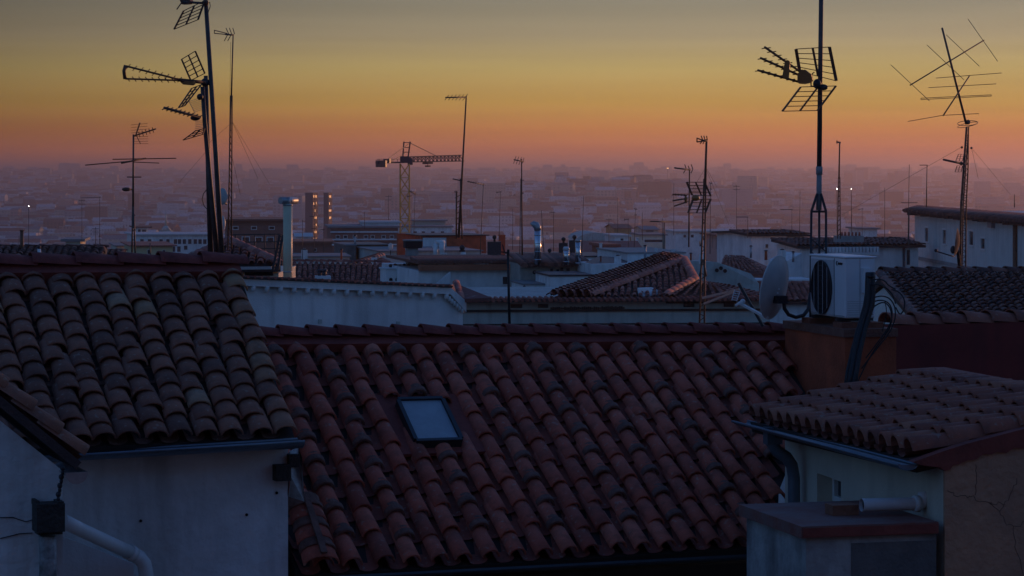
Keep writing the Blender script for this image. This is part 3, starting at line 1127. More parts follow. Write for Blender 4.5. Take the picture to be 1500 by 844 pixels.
# cable bundle
cb = thing('cable_bundle', 'thick black bundle of tied cables hanging from the air conditioner down the red stack', 'cables', P(1262, 480, 24.05))
mb = MB()
base = [(1276, 400, 24.32), (1275, 412, 24.28), (1275, 430, 24.26), (1273, 448, 24.24), (1268, 465, 24.22), (1262, 485, 24.16), (1255, 515, 24.08), (1249, 545, 24.0), (1245, 575, 23.9)]
for k, (dx, dd) in enumerate(((-3.5, .0), (0, -.02), (3, 0), (-1.5, -.035), (1.8, -.03))):
    mb.path([P(x + dx * 1.35 * (1 + .5 * (y - 400) / 150) + R.uniform(-.5, .5), y, D + dd) for x, y, D in base], .019, 8)
mb.build('insulated_pipe', M_BLACK, cb)
for k in range(7):
    mb = MB()
    x, y = 1275.5 - max(0, k - 4) * 3, 405 + k * 11
    c = P(x, y, 24.26)
    mb.tube(c - V((0, 0, .008)), c + V((0, 0, .008)), .034, seg=10)
    mb.tube(c, c - V((.045, 0, 0)), .007, seg=5)
    mb.build('cable_tie', M_BLACK, cb)
loops = [((1277, 410), (1287, 409), (1296, 411), (1301, 418), (1312, 424)), ((1277, 417), (1290, 417), (1300, 423), (1308, 432), (1312, 445)),
         ((1279, 436), (1293, 433), (1305, 438), (1312, 452), (1311, 470), (1303, 488), (1285, 510), (1262, 540)),
         ((1279, 442), (1292, 439), (1304, 445), (1308, 460), (1303, 478), (1290, 496), (1268, 525)),
         ((1279, 450), (1290, 443), (1299, 444), (1306, 455), (1306, 476), (1296, 492), (1275, 520), (1256, 560)),
         ((1312, 450), (1318, 462), (1324, 455), (1326, 440), (1318, 428), (1306, 424)),
         ((1296, 440), (1299, 455), (1297, 470), (1292, 486))]
for k, pts in enumerate(loops):
    mb = MB()
    n_ = []
    pp = [P(x, y, 24.2 + .02 * k) for x, y in pts]
    # smooth the polyline
    for _ in range(2):
        qq = [pp[0]]
        for a, b in zip(pp, pp[1:]):
            qq += [a * .75 + b * .25, a * .25 + b * .75]
        pp = qq + [pp[-1]]
    mb.path(pp, .0065 if k < 6 else .004, 6)
    mb.build('cable_loop', M_BLACK, cb)

# wall G
gw = thing('parapet_wall', 'dark red wall topped with a row of tiles behind the rose roof at right', 'wall', V((4.3, 26.5, 10)))
ga, gb = P(1305, 477, 26.45), P(1560, 470, 27.2)
mb = MB()
mb.box8([V((ga.x, ga.y, 9)), V((gb.x, gb.y, 9)), V((gb.x, gb.y, 9)) - VA * .25, V((ga.x, ga.y, 9)) - VA * .25,
         ga, gb, gb - VA * .25, ga - VA * .25])
mb.build('wall_body', mat('dark_red_paint', (.26, .038, .03), var=.4, scale=2, streak=.4, grime=(.04, .015, .015)), gw)
mb = MB()
ridge_caps(mb, ga - VA * .12 + V((0, 0, .0)), gb - VA * .12 + V((0, 0, .0)), 7, .14, tint=lambda: R.uniform(.2, .6))
mb.build('coping_tiles', [T_ROSE], gw)

# satellite dish on the stack
ds = thing('satellite_dish', 'large grey satellite dish on a curved pipe beside the air conditioner', 'satellite dish', P(1190, 465, 25.5))
dc = P(1134, 421, 25.3)
dn = V((-.83, .50, .17)).normalized()
rx = V((0, 0, 1)).cross(dn).normalized(); ry = dn.cross(rx).normalized()
mb = MB()
rings, seg = 7, 40
for side in (0, 1):
    b = len(mb.v)
    for i in range(rings + 1):
        rr = .275 * i / rings
        dep = .055 * (1 - (i / rings) ** 2) + (.006 if side else 0)
        for q in range(seg):
            a = 2 * math.pi * q / seg
            mb.v.append(dc + rx * rr * math.cos(a) + ry * rr * 1.07 * math.sin(a) - dn * dep)
    for i in range(rings):
        for q in range(seg):
            q2 = (q + 1) % seg
            f = (b + i * seg + q, b + (i + 1) * seg + q, b + (i + 1) * seg + q2, b + i * seg + q2)
            mb.face(f if side == 0 else f[::-1], True)
mb.build('reflector', M_DISH, ds)
mb = MB()
mb.path([dc + rx * .278 * math.cos(2 * math.pi * k / 40) + ry * .297 * math.sin(2 * math.pi * k / 40) for k in range(41)], .008, 6, caps=False)
mb.build('rim', M_DISH, ds)
mb = MB()
bk = dc - dn * .07
mb.obox(P(1143, 439, 25.2), V((.045, .02, 0)), V((-.02, .045, 0)), V((0, 0, .035)))
mb.path([P(*q) for q in ((1143, 438, 25.18), (1148, 441, 25.18), (1149, 452, 25.2), (1155, 461, 25.22), (1166, 465, 25.25), (1177, 462, 25.3), (1184, 453, 25.38), (1186, 440, 25.45), (1187, 430, 25.5))], .018, 9)
mb.build('mounting_pipe', M_DKMETAL, ds)
mb = MB()
for (x, y) in ((1136, 424), (1141, 424), (1139, 430)):
    mb.ball(P(x, y, 25.22), .009)
mb.build('bolt', M_ACW, ds)
mb = MB()
mb.bar(P(1124, 466, 25.25), P(1083, 444, 25.9), .03, .02)
mb.build('feed_arm', M_DISH, ds)
mb = MB()
mb.ball(P(1088, 442, 25.85), .026)
mb.tube(P(1088, 442, 25.85), P(1079, 448, 25.9), .02, seg=8)
mb.build('lnb', M_ACW, ds)
st = MB()
st.bar(P(1082, 415, 25.8), P(1118, 478, 25.7), .025)
tag(st.build('strut', M_DKMETAL, None, P(1118, 478, 25.7)), 'black diagonal strut standing behind the satellite dish arm', 'strut')
sa = thing('ladder_antenna', 'tiny white ladder-shaped aerial beside the satellite dish feed', 'antenna', P(1080, 447, 26.2))
mb = MB()
mb.bar(P(1072, 440, 26.2), P(1076, 424, 26.2), .008); mb.bar(P(1079, 441, 26.2), P(1084, 427, 26.2), .008)
for k in range(5):
    mb.bar(P(1072 + k * .9, 439 - k * 3.2, 26.2), P(1079 + k * 1.1, 440 - k * 3., 26.2), .007)
mb.build('frame', M_ACW, sa)
# two added houses, unseen outside the frame, put there to shade the roofscape
for nm, lab, cc_, hx, hy, zt_ in (('apartment_house', 'added unseen house behind the viewpoint, put there to shade the near walls', V((2, -7.5, 0)), 16, 6, ZC + 9), ('tiled_house', 'added unseen house past the right edge, blocking low sun from the near roofs', V((14.5, 33.5, 0)), 4.6, 7, ZC + .55)):
    wm_ = mat('shade_house_brick', (.09, .075, .07), var=.3, scale=.6)  # kept dark so the added houses bounce little warm light
    t = thing(nm, lab, 'house', cc_)
    mb = MB(); mb.obox(cc_ + V((0, 0, (zt_ - .6) / 2)), V((hx, 0, 0)), V((0, hy, 0)), V((0, 0, (zt_ - .6) / 2))); mb.build('wall', wm_, t)
    mb = MB()
    q = [cc_ + V((sx_ * (hx + .3), sy_ * (hy + .3), zt_ - .6)) for sx_, sy_ in ((-1, -1), (1, -1), (1, 1), (-1, 1))]
    r0_, r1_ = cc_ + V((-hx - .3, 0, zt_ + .4)), cc_ + V((hx + .3, 0, zt_ + .4))
    mb.poly([q[0], q[1], r1_, r0_]); mb.poly([q[2], q[3], r0_, r1_]); mb.poly([q[3], q[0], r0_]); mb.poly([q[1], q[2], r1_]); mb.poly(q[::-1])
    mb.build('roof', T_DARK, t)
#PART3

# ------------------------------------------------------------------ middle distance
def ray_on(O, U, x):
    k = (x - 750) / F
    return (k * O.y - O.x) / (U.x - k * U.y)


def zat(y, D):
    return ZC + (HY - y) / F * D


def windows(par, O, U, nout, wins, frame=M_PIPEW, pane=M_GLASS):
    for (x, y, w, h) in wins:
        s0, s1 = ray_on(O, U, x - w / 2), ray_on(O, U, x + w / 2)
        c = O + U * (s0 + s1) / 2
        D = c.y
        hw = abs(s1 - s0) / 2
        zc = zat(y, D); hh = h / F * D / 2
        t = min(.07, hw * .22)
        mb = MB()
        Z = V((0, 0, 1))
        cc = V((c.x, c.y, zc))
        for sg in (-1, 1):
            mb.obox(cc + U * (hw + t / 2) * sg + nout * .03, U * t / 2, nout * .028, Z * (hh + t))
            mb.obox(cc + Z * (hh + t / 2) * sg + nout * .03, U * hw, nout * .027, Z * t / 2)
        f = mb.build('window', frame, par)
        mb = MB()
        mb.obox(cc + nout * .008, U * hw, nout * .006, Z * hh)
        mb.build('pane', pane, f)


def building(name, label, cat, D, x0, x1, ytop, depth, wall, t=.38, roof='flat', roofm=None, wins=(), rise=None, group=None, ybase=None, over=.3, ncol=None, nrow=8, fascia=None, loc=None, tile=True, wlen=None, yr=None):
    U = V((1, t, 0)).normalized(); B = V((-U.y, U.x, 0))  # B goes away from the camera
    n = -B
    k0 = (x0 - 750) / F
    O = V((k0 * D, D, 0))
    W_ = ray_on(O, U, x1) if wlen is None else wlen
    zt = zat(ytop, D); zb = (zat(ybase, D) if ybase else gz(O.x, D) - 1.5)
    Z = V((0, 0, 1))
    r = thing(name, label, cat, (O.x + U.x * W_ / 2, O.y + U.y * W_ / 2 + depth / 2, zb), group)
    mb = MB()
    c = [O, O + U * W_, O + U * W_ + B * depth, O + B * depth]
    mb.box8([p + Z * zb for p in c] + [p + Z * zt for p in c])
    if yr:
        fd = depth if roof == 'shed' else depth / 2
        q_ = O + U * W_ / 2 + B * fd
        rise = max(.05, zat(yr, q_.y) - zt)
    if roof == 'gable':
        ri = rise or depth * .25
        for s_ in (0, W_):
            mb.poly([O + U * s_ + Z * zt, O + U * s_ + B * depth / 2 + Z * (zt + ri), O + U * s_ + B * depth + Z * zt])
    mb.build('wall', wall, r)
    if roof == 'flat':
        mb = MB()
        c2 = [O - U * over + n * over, O + U * (W_ + over) + n * over, O + U * (W_ + over) + B * (depth + over), O - U * over + B * (depth + over)]
        rth = .22 if D > 200 else .06
        mb.box8([p + Z * (zt + .003) for p in c2] + [p + Z * (zt + rth) for p in c2])
        mb.build('roof', roofm or FR[1], r)
    elif roof in ('gable', 'shed'):
        ri = rise or depth * .25
        full = depth if roof == 'shed' else depth / 2
        a = O - U * over + B * full + Z * (zt + ri); b = O + U * (W_ + over) + B * full + Z * (zt + ri)
        e0 = O - U * over + n * over + Z * (zt - ri * over / full); e1 = O + U * (W_ + over) + n * over + Z * (zt - ri * over / full)
        mb = MB()
        mb.cm = 1
        dn = V((0, 0, -.12))
        mb.extrude([a, b, e1, e0], dn)
        if roof == 'gable':
            f0 = O - U * over + B * (depth + over) + Z * (zt - ri * over / full); f1 = O + U * (W_ + over) + B * (depth + over) + Z * (zt - ri * over / full)
            mb.extrude([b - V((0, 0, .003)), a - V((0, 0, .003)), f0, f1], dn)
        mb.cm = 0
        if tile:
            nc = ncol or max(4, int((b - a).length / .24))
            tiled(mb, (a, b, e1, e0), nc, nrow, fill=.46, seg=5, jit=1., pans=False, rim=False, tint=lambda i, j: R.random())
            ridge_caps(mb, a, b, max(3, int((b - a).length / .45)), .12, seg=5)
        mb.build('roof', [roofm or T_FAR, MATS['roof_underlay'] if tile else (roofm or T_FAR)], r)
    if wins:
        windows(r, O, U, n, wins)
    return r, O, U, B, W_, zt


def slab_roof(mb, pts, th=.12, m=0):
    mb.cm = m
    mb.extrude(pts, V((0, 0, -th)))


# M1 long white parapet wall
m1 = thing('white_house', 'long blank white wall with a row of small brackets under its eave', 'house', V((-3, 48, 5)))
fr_ = [P(330, 407, 45.8), P(655, 421, 49), P(678, 441, 49.2), P(678, 441, 49.2) * 1, P(330, 407, 45.8)]
fr_[3] = V((fr_[2].x, fr_[2].y, 3)); fr_[4] = V((fr_[0].x, fr_[0].y, 3))
mb = MB()
OF = V((-1.6, 5, 0))
mb.extrude(fr_, OF * .07)
mb.build('wall', M_WHITE, m1)
mb = MB()
u1 = (fr_[1] - fr_[0]).normalized(); n1 = V((.23, -.97, 0)) * 1
n1 = V((u1.y, -u1.x, 0)).normalized()
mb.extrude([fr_[0] + n1 * .10 + V((0, 0, .01)), fr_[1] + n1 * .10 + V((0, 0, .01)), fr_[1] + n1 * .10 - V((0, 0, .12)), fr_[0] + n1 * .10 - V((0, 0, .12))], -n1 * .098)
mb.extrude([fr_[1] + n1 * .10, fr_[2] + n1 * .10, fr_[2] + n1 * .10 - V((0, 0, .2)), fr_[1] + n1 * .10 - V((0, 0, .12))], -n1 * .098)
for k in range(17):
    x = 346 + k * 19.3 - .06 * k * k * .3
    f_ = (x - 330) / 325
    if f_ > 1:
        break
    c = fr_[0] * (1 - f_) + fr_[1] * f_ - V((0, 0, .16)) + n1 * .06
    mb.tube(c + V((0, 0, .05)), c - V((0, 0, .055)), .05, .035, seg=8)
for k in range(6):
    c = fr_[1] * (1 - k / 6) + fr_[2] * (k / 6) - V((0, 0, .21)) + n1 * .06
    mb.tube(c + V((0, 0, .05)), c - V((0, 0, .04)), .03, seg=6)
mb.build('cornice', M_WHITE, m1)
mb = MB()
tp = [fr_[0] + n1 * .16 + V((0, 0, .012)), fr_[1] + n1 * .16 + V((0, 0, .012)), fr_[1] + OF * .3 + V((0, 0, -.5)), fr_[0] + OF * .3 + V((0, 0, -.5))]
mb.cm = 1
mb.extrude(tp, V((0, 0, .02)))
mb.cm = 0
for k in range(34):
    a = tp[0] + (tp[1] - tp[0]) * (k + .5) / 34
    mb.ct = R.random()
    mb.tube(a + V((0, 0, .02)), a + n1 * -.4 + V((0, 0, .0)), .03, seg=6)
mb.cm = 0
mb.extrude([P(655, 419, 49.0), P(668, 415.5, 50.6), P(720, 436, 48.8), P(675, 438.5, 49.15)], V((0, 0, -.06)))
ridge_caps(mb, P(668, 415.5, 50.6), P(676, 438.5, 49.15), 7, .07, seg=6)
mb.build('roof', [T_FAR, MATS['roof_underlay']], m1)
for (x, y) in ((463, 471), (579, 474)):
    f_ = (x - 330) / 325
    c = fr_[0] * (1 - f_) + fr_[1] * f_
    mb = MB()
    c = V((c.x, c.y, zat(y, c.y))) + n1 * .012
    mb.obox(c, u1 * .035, n1 * .01, V((0, 0, .035)))
    mb.build('vent_grille', M_GREYP, m1)

# M2 grey-green building with hip roof
m2, O2, U2, B2, W2, z2 = building('grey_house', 'grey-green house with a stained wall band and a steep hip of red tiles', 'house', 78, 660, 1128, 442.5, 10, M_GREYP, t=.10, roof='none')
mb = MB()
e = [O2 - B2 * .5 - U2 * .2, O2 + U2 * (W2 + .3) - B2 * .5, O2 + U2 * (W2 + .3) + B2 * 1.2, O2 - U2 * .2 + B2 * 1.2]
Z = V((0, 0, 1))
mb.cm = 1
mb.box8([p + Z * (z2 + .003) for p in e[:2]] + [e[2] + Z * (z2 + .003), e[3] + Z * (z2 + .003)] + [p + Z * (z2 + .04) for p in e[:2]] + [e[2] + Z * (z2 + .05), e[3] + Z * (z2 + .05)])
mb.cm = 0
nt_ = 60
for k in range(nt_):
    p = e[0] + (e[1] - e[0]) * (k + .5) / nt_ + Z * (z2 + .06)
    mb.ct = R.random() * .5
    mb.tube(p - B2 * .05, p + B2 * 1.2 + Z * .02, .055, seg=6)
mb.build('eave', [T_FAR, MATS['roof_underlay']], m2)
mb = MB()
n2 = -B2
for (ya, yb_, pr) in ((453, 456, .09), (473.5, 475.5, .05)):
    mb.obox(O2 + U2 * W2 / 2 + n2 * pr / 2 + Z * (zat((ya + yb_) / 2, O2.y + U2.y * W2 / 2)), U2 * (W2 / 2), n2 * pr / 2, Z * ((yb_ - ya) / F * 80 / 2))
mb.build('ledge', MATS['roof_underlay'], m2)
m_soot = mat('soot', (.05, .05, .05), var=.5, scale=5)
for (xa, xb) in ((748, 765), (788, 803), (1001, 1017), (1060, 1075)):
    s0, s1 = ray_on(O2, U2, xa), ray_on(O2, U2, xb)
    mb = MB()
    mb.obox(O2 + U2 * (s0 + s1) / 2 + n2 * .012 + Z * zat(449, 78), U2 * (s1 - s0) / 2, n2 * .01, Z * .055)
    mb.build('soot_stain', m_soot, m2)
mb = MB()
s0, s1 = ray_on(O2, U2, 806), ray_on(O2, U2, 915)
rr = random.Random(3)
for k in range(38):
    s_ = s0 + (s1 - s0) * (k + .5) / 38
    mb.obox(O2 + U2 * s_ + n2 * .01 + Z * zat(450, 79), U2 * (s1 - s0) / 76 * .9, n2 * .008, Z * rr.uniform(.02, .055))
mb.build('soot_stain', mat('soot', (.05, .05, .05), var=.5, scale=5), m2)
# hip roof
mb = MB()
hl0, hl1, hr1, hr0 = P(806, 437, 78.6), P(975, 378, 90), P(1002, 384, 87), P(866, 437, 78.5)
mb.cm = 1
mb.extrude([hl0, hl1, hr1, hr0], V((0, 0, -.15)))
v1, v0 = P(1018, 413, 82), P(975, 437, 78.5)
tl = (P(872, 380, 87.5), P(1008, 383, 87.2), P(1020, 438, 78.9), P(858, 438, 78.4))
onf = lambda x, y: bil(tl, *inv(tl, x, y))
mb.extrude([onf(866, 437.5), onf(1002, 384), onf(1018, 413), onf(975, 437.5)], V((0, 0, -.15)))
vv = [P(975, 437, 78.5), P(1018, 412, 82.1), P(1062, 421, 83), P(1135, 437, 79)]
mb.extrude(vv, V((0, 0, -.15)))
mb.cm = 0
tiled(mb, (hl1 + V((0, 0, .04)), hr1 + V((0, 0, .04)), hr0 + V((0, 0, .04)), hl0 + V((0, 0, .04))), 5, 34, fill=.4, seg=5, pans=False, rim=False, jit=.4)


def keepq(p, i, j):
    x, y = proj(p)
    ya = 437 - (x - 866) * (437 - 384) / (1002 - 866)
    return y > ya + 1 and x < 1018 and not (x > 975 and y > 437 - (x - 975) * (437 - 413) / 43.)


tl = (P(872, 380, 87.5), P(1008, 383, 87.2), P(1020, 438, 78.9), P(858, 438, 78.4))
tiled(mb, tuple(p + V((0, 0, .05)) for p in tl), 17, 15, fill=.36, seg=6, pans=False, rim=True, jit=.8, keep=keepq)
tiled(mb, tuple(p + V((0, 0, .05)) for p in (vv[1], vv[2], vv[3], vv[0])), 10, 9, fill=.45, seg=5, pans=False, rim=False, jit=.5)
for a, b, n_ in ((hr1, hr0, 20), (hl1, hl0, 22), (hr1, v1, 8), (hl1, hr1, 3), (v1, v0, 7)):
    ridge_caps(mb, a + V((0, 0, .08)), b + V((0, 0, .08)), n_, .14, seg=6, tint=lambda: R.uniform(.4, .9))
mb.build('hip_roof', [T_FAR, MATS['roof_underlay']], m2)
mb = MB()
mb.extrude([P(935, 423, 79.2), P(957, 422, 80), P(975, 431, 80), P(950, 437, 79), P(935, 437, 79)], V((.0, .6, 0)))
mb.build('roof_parapet', M_WHITE2, m2)

# M3 hip-roofed stair tower at left
m3 = thing('roof_pavilion', 'small cream rooftop pavilion with a pyramid of dark tiles left of the tall vent pipe', 'pavilion', P(340, 410, 60))
mb = MB()
ap = P(336, 356, 61)
ec3 = [P(256, 392, 58.5), P(411, 390, 58.5), P(396, 389, 64), P(268, 389, 64)]
for k in range(4):
    a, b = ec3[k], ec3[(k + 1) % 4]
    mb.cm = 1
    mb.poly([a, b, ap]); mb.poly([b - V((0, 0, .12)), a - V((0, 0, .12)), ap - V((0, 0, .12))]); mb.poly([a, a - V((0, 0, .12)), b - V((0, 0, .12)), b])
mb.cm = 0
wid = (ec3[1] - ec3[0])


def keep3(p, i, j):
    x, y = proj(p)
    return y > 356 + abs(x - 336) * (34 / 76.)


off3 = ap - (ec3[0] + ec3[1]) / 2
tiled(mb, tuple(q + V((0, 0, .04)) for q in (ec3[0] + off3, ec3[1] + off3, ec3[1], ec3[0])), 13, 8, fill=.4, seg=6, pans=False, jit=.8, keep=keep3)
for k in range(2):
    ridge_caps(mb, ap + V((0, 0, .05)), ec3[k] + V((0, 0, .05)), 9, .13, seg=6)
mb.build('roof', [T_FAR, MATS['roof_underlay']], m3)
mb = MB()
u3 = wid.normalized(); b3 = V((-u3.y, u3.x, 0)).normalized()
w3 = ec3[0] + u3 * .15 + b3 * .3
mb.box8([V((q.x, q.y, 5)) for q in (w3, w3 + u3 * 2.05, w3 + u3 * 2.05 + b3 * 4.6, w3 + b3 * 4.6)] + [V((q.x, q.y, ec3[0].z - .13)) for q in (w3, w3 + u3 * 2.05, w3 + u3 * 2.05 + b3 * 4.6, w3 + b3 * 4.6)])
mb.build('wall', M_CREAM, m3)
mb = MB()
mb.obox(w3 + u3 * 1.63 + V((0, 0, zat(400.5, 58.8) - w3.z)) - b3 * .012, u3 * .3, b3 * .01, V((0, 0, .075)))
mb.build('opening', M_HOLE, m3)
mb = MB()
mb.bar(P(300, 393.5, 58.3), P(398, 392.5, 58.3), .05, .06)
mb.build('gutter', M_GALV, m3)
rl = thing('terrace_railing', 'thin dark railing around the terrace behind the pyramid roof', 'railing', P(380, 385, 66))
mb = MB()
for y in (343, 354, 364):
    mb.bar(P(338, y + 1, 66), P(413, y, 66), .025)
for x in (345, 358, 373, 388, 403, 413):
    mb.bar(P(x, 343, 66.01), P(x, 392, 66.01), .022)
mb.build('rail', M_DKMETAL, rl)
ld = thing('roof_ladder', 'dark metal ladder leaning beside the tall cream vent pipe', 'ladder', P(404, 392, 58))
mb = MB()
mb.bar(P(410, 344, 57.6), P(400, 395, 57.6), .05); mb.bar(P(414.5, 344, 57.6), P(407, 395, 57.6), .05)
mb.build('stile', M_DKMETAL, ld)
mb = MB()
for k in range(9):
    f_ = (k + .5) / 9
    mb.bar(P(410 - 10 * f_, 344 + 51 * f_, 57.6), P(414.5 - 7.5 * f_, 344 + 51 * f_, 57.6), .025)
mb.build('rung', M_DKMETAL, ld)
tp_ = thing('vent_stack', 'tall cream vent pipe with a grey T-shaped cowl rising beside the white wall', 'vent stack', P(421, 412, 47.3))
mb = MB()
mb.tube(P(421.5, 425, 47.3), P(421.5, 299, 47.3), .079, seg=18)
mb.build('pipe', mat('cream_pipe', (.66, .60, .40), rough=.5, var=.15, scale=3), tp_)
mb = MB()
mb.tube(P(410.5, 294, 47.2), P(434, 294, 47.45), .062, seg=14)
mb.tube(P(421.5, 301, 47.3), P(421.5, 289, 47.3), .06, .05, seg=12)
mb.build('cowl', M_GALV, tp_)
mb = MB()
mb.tube(P(421.5, 299.6, 47.3), P(421.5, 301.4, 47.3), .085, seg=18)
mb.tube(P(421.5, 397.6, 47.3), P(421.5, 399.4, 47.3), .083, seg=18)
mb.build('collar', M_GALV, tp_)

# M4 dark tile roof
m4 = thing('tiled_house', 'dark red tile roof behind the long white wall, right of the tall vent pipe', 'house', P(495, 430, 115))
c4 = (P(300, 385, 118), P(570, 388, 119), P(566, 430, 110.5), P(300, 430, 109.5))
mb = MB()
mb.cm = 1
mb.extrude(list(c4), V((0, 0, -.2)))
mb.extrude([c4[1], c4[0], c4[0] + V((-1, 6, -2.5)), c4[1] + V((-1, 6, -2.5))], V((0, 0, -.2)))
mb.cm = 0
tiled(mb, tuple(q + V((0, 0, .04)) for q in c4), 34, 12, fill=.38, seg=5, pans=False, jit=1., h=1.)
ridge_caps(mb, c4[0] + V((0, 0, .1)), c4[1] + V((0, 0, .1)), 24, .15, seg=5)
mb.build('roof', [T_FAR, MATS['roof_underlay']], m4)
mb = MB()
q = [c4[3] + V((.2, .3, 0)), c4[2] + V((-.2, .3, 0)), c4[2] + V((-2.4, 13, 0)), c4[3] + V((-2, 13, 0))]
mb.box8([V((p.x, p.y, -4)) for p in q] + [V((p.x, p.y, c4[3].z - .3)) for p in q])
mb.build('wall', M_CREAM, m4)
rv = thing('roof_vent', 'small white vent curb with dark caps on the dark red tile roof', 'vent', P(472, 410, 112.5))
mb = MB()
mb.obox(P(473, 409, 112.6), V((.3, .05, 0)), V((-.05, .3, 0)), V((0, 0, .14)))
mb.build('curb', M_WHITE2, rv)
mb = MB()
for x in (468, 475):
    mb.tube(P(x, 405, 112.6), P(x, 397, 112.6), .07, .1, seg=8)
    mb.ball(P(x, 396.5, 112.6), .13, sz=.5)
mb.build('cap', M_DKMETAL, rv)

# M5 arcade chimney
m5, O5, U5, B5, W5, z5 = building('arcade_chimney', 'white chimney block pierced by a row of small dark arches', 'chimney', 105, 566, 626, 395, 1.2, M_WHITE, t=.25, roof='flat', roofm=M_WHITE2, over=.05, ybase=424)
for k, x in enumerate((572.5, 581.5, 590.5, 599.5, 608, 617)):
    mb = MB()
    h = (4, 4.2, 6.4, 6, 5.6, 6)[k]
    s0 = ray_on(O5, U5, x)
    c = O5 + U5 * s0 - B5 * .02
    w = .065
    mb.extrude([V((c.x, c.y, zat(411.5, c.y))) - U5 * w, V((c.x, c.y, zat(411.5, c.y))) + U5 * w] + [V((c.x, c.y, zat(411.5 - h + 1.6, c.y))) + U5 * w * math.cos(a) + V((0, 0, w * .8 * math.sin(a))) for a in [math.pi * q / 6 for q in range(7)]], B5 * .018)
    mb.build('arched_opening', M_HOLE, m5)
g5 = thing('chimney_stack', 'grey square chimney with a black cap slab behind the row of arches', 'chimney', P(604, 395, 107))
mb = MB()
mb.obox(P(603.5, 382, 107), V((.20, .05, 0)), V((-.05, .2, 0)), V((0, 0, .6)))
mb.build('shaft', M_CONC, g5)
mb = MB()
mb.obox(P(604.5, 358, 107), V((.32, .06, 0)), V((-.06, .3, 0)), V((0, 0, .14)))
mb.build('cowl', M_HOLE, g5)
mb = MB()
mb.obox(P(604.5, 352, 107), V((.34, .065, 0)), V((-.065, .32, 0)), V((0, 0, .028)))
mb.build('cap', M_CONC, g5)
for k, (x, h) in enumerate(((572, 7), (579, 8), (586, 6), (592, 8), (598, 7), (606, 8), (612, 7))):
    cp = MB()
    cp.tube(P(x, 394.5, 105.8 + .02 * k), P(x, 394 - h * .7, 105.8 + .02 * k), .05, .065, seg=8)
    cp.tube(P(x, 394 - h * .72, 105.8 + .02 * k), P(x, 394 - h, 105.8 + .02 * k), .085, .03, seg=8)
    tag(cp.build('chimney_pot', T_DARK if k % 3 == 1 else M_DKMETAL, None, P(x, 394.5, 105.8)), 'small clay or metal pot in the row on top of the white arched chimney', 'chimney pot', 'pots on the arched chimney')

# M6 white house with terracotta fascia
m6, O6, U6, B6, W6, z6 = building('white_house', 'white house with a terracotta fascia strip and one small lit-green window', 'house', 100, 613, 768, 397, 9, M_WHITE, t=.2, roof='none', wins=[(740.5, 411, 9, 11)])
mb = MB()
mb.obox(O6 + U6 * W6 / 2 - B6 * .1 + V((0, 0, z6 + .12)), U6 * W6 / 2, B6 * .16, V((0, 0, .11)))
mb.build('fascia', M_RUST, m6)
mb = MB()
mb.obox(O6 + U6 * W6 / 2 + B6 * 4 + V((0, 0, z6 + .30)), U6 * W6 / 2, B6 * 3.9, V((0, 0, .05)))
for k in range(30):
    c = O6 + U6 * W6 * (k + .5) / 30 + V((0, 0, z6 + .32))
    mb.tube(c - B6 * .1, c + B6 * 2 + V((0, 0, .1)), .07, seg=6)
mb.build('roof', T_DARK, m6)
mb = MB()
mb.extrude([P(640, 416, 99.5), P(660, 398, 99.8), P(660, 416, 99.8)], B6 * .3)
mb.build('sloped_buttress', M_WHITE2, m6)
mb = MB()
mb.bar(P(625, 426.5, 99.6), P(766, 427.5, 101.6), .05)
mb.build('wall_pipe', M_DKMETAL, m6)

# M7 grey gable with ragged eave and flues
m7, O7, U7, B7, W7, z7 = building('grey_house', 'unrendered grey wall with a ragged dark tile eave below the steel flues', 'house', 98, 762, 866, 387, 8, M_BEIGE, t=.15, roof='none')
mb = MB()
rr = random.Random(5)
for k in range(26):
    c = O7 + U7 * W7 * (k + .5) / 26 + V((0, 0, z7))
    mb.ct = rr.random()
    mb.tube(c - B7 * (.25 + rr.random() * .12) - V((0, 0, rr.random() * .04)), c + B7 * 2.5 + V((0, 0, .25)), .085, seg=7)
mb.obox(O7 + U7 * W7 / 2 + B7 * 3 + V((0, 0, z7 + .05)), U7 * W7 / 2, B7 * 3, V((0, 0, .045)))
mb.build('roof', T_DARK, m7)
for (x, y, r_) in ((783, 399, .075), (789, 404, .035), (860, 400, .06), (808, 397, .05), (817, 398, .05), (823, 396, .055), (832, 397, .06)):
    mb = MB()
    s0 = ray_on(O7, U7, x)
    c = O7 + U7 * s0
    c = V((c.x, c.y, zat(y, c.y))) - B7 * .004
    mb.obox(c, U7 * r_, B7 * .003, V((0, 0, r_ * (1.6 if 804 < x < 840 else 1)))) if 804 < x < 840 else mb.tube(c, c - B7 * .006, r_, seg=10)
    mb.build('wall_hole', M_HOLE, m7)
building('white_house', 'low stained white wall below the grey wall with holes, left of the red hip roof', 'house', 95, 768, 806, 418, 3, M_WHITE2, t=.15, over=.05)
building('white_house', 'stained white wall stepping up just above the left end of the red hip', 'house', 94, 806, 868, 405, 3.2, M_WHITE2, t=.15, over=.06, roofm=MATS['dark_metal'])
building('white_house', 'pale stained wall with a black wedge roof behind the red hip roof', 'house', 95.5, 866, 990, 387, 5, M_WHITE2, t=.15, roof='none')
wr = MB()
wr.extrude([P(866, 387, 95.6), P(888, 377, 99), P(919, 379, 99.5), P(919, 387, 96)], V((-.2, 1.5, .0)))
tag(wr.build('wedge_roof', M_DKMETAL, None, P(892, 386, 97)), 'small black wedge-shaped roof on the pale stained wall', 'roof')
building('white_house', 'highest pale block of the stepped stained wall touching the hip peak', 'house', 98, 919, 1003, 372, 6, M_WHITE2, t=.15, over=.05, roofm=M_CONC)
building('white_house', 'low white strip of wall behind the two short steel flues', 'house', 125, 760, 890, 377, 6, M_WHITE, t=.1, over=.1, roofm=M_DKMETAL)
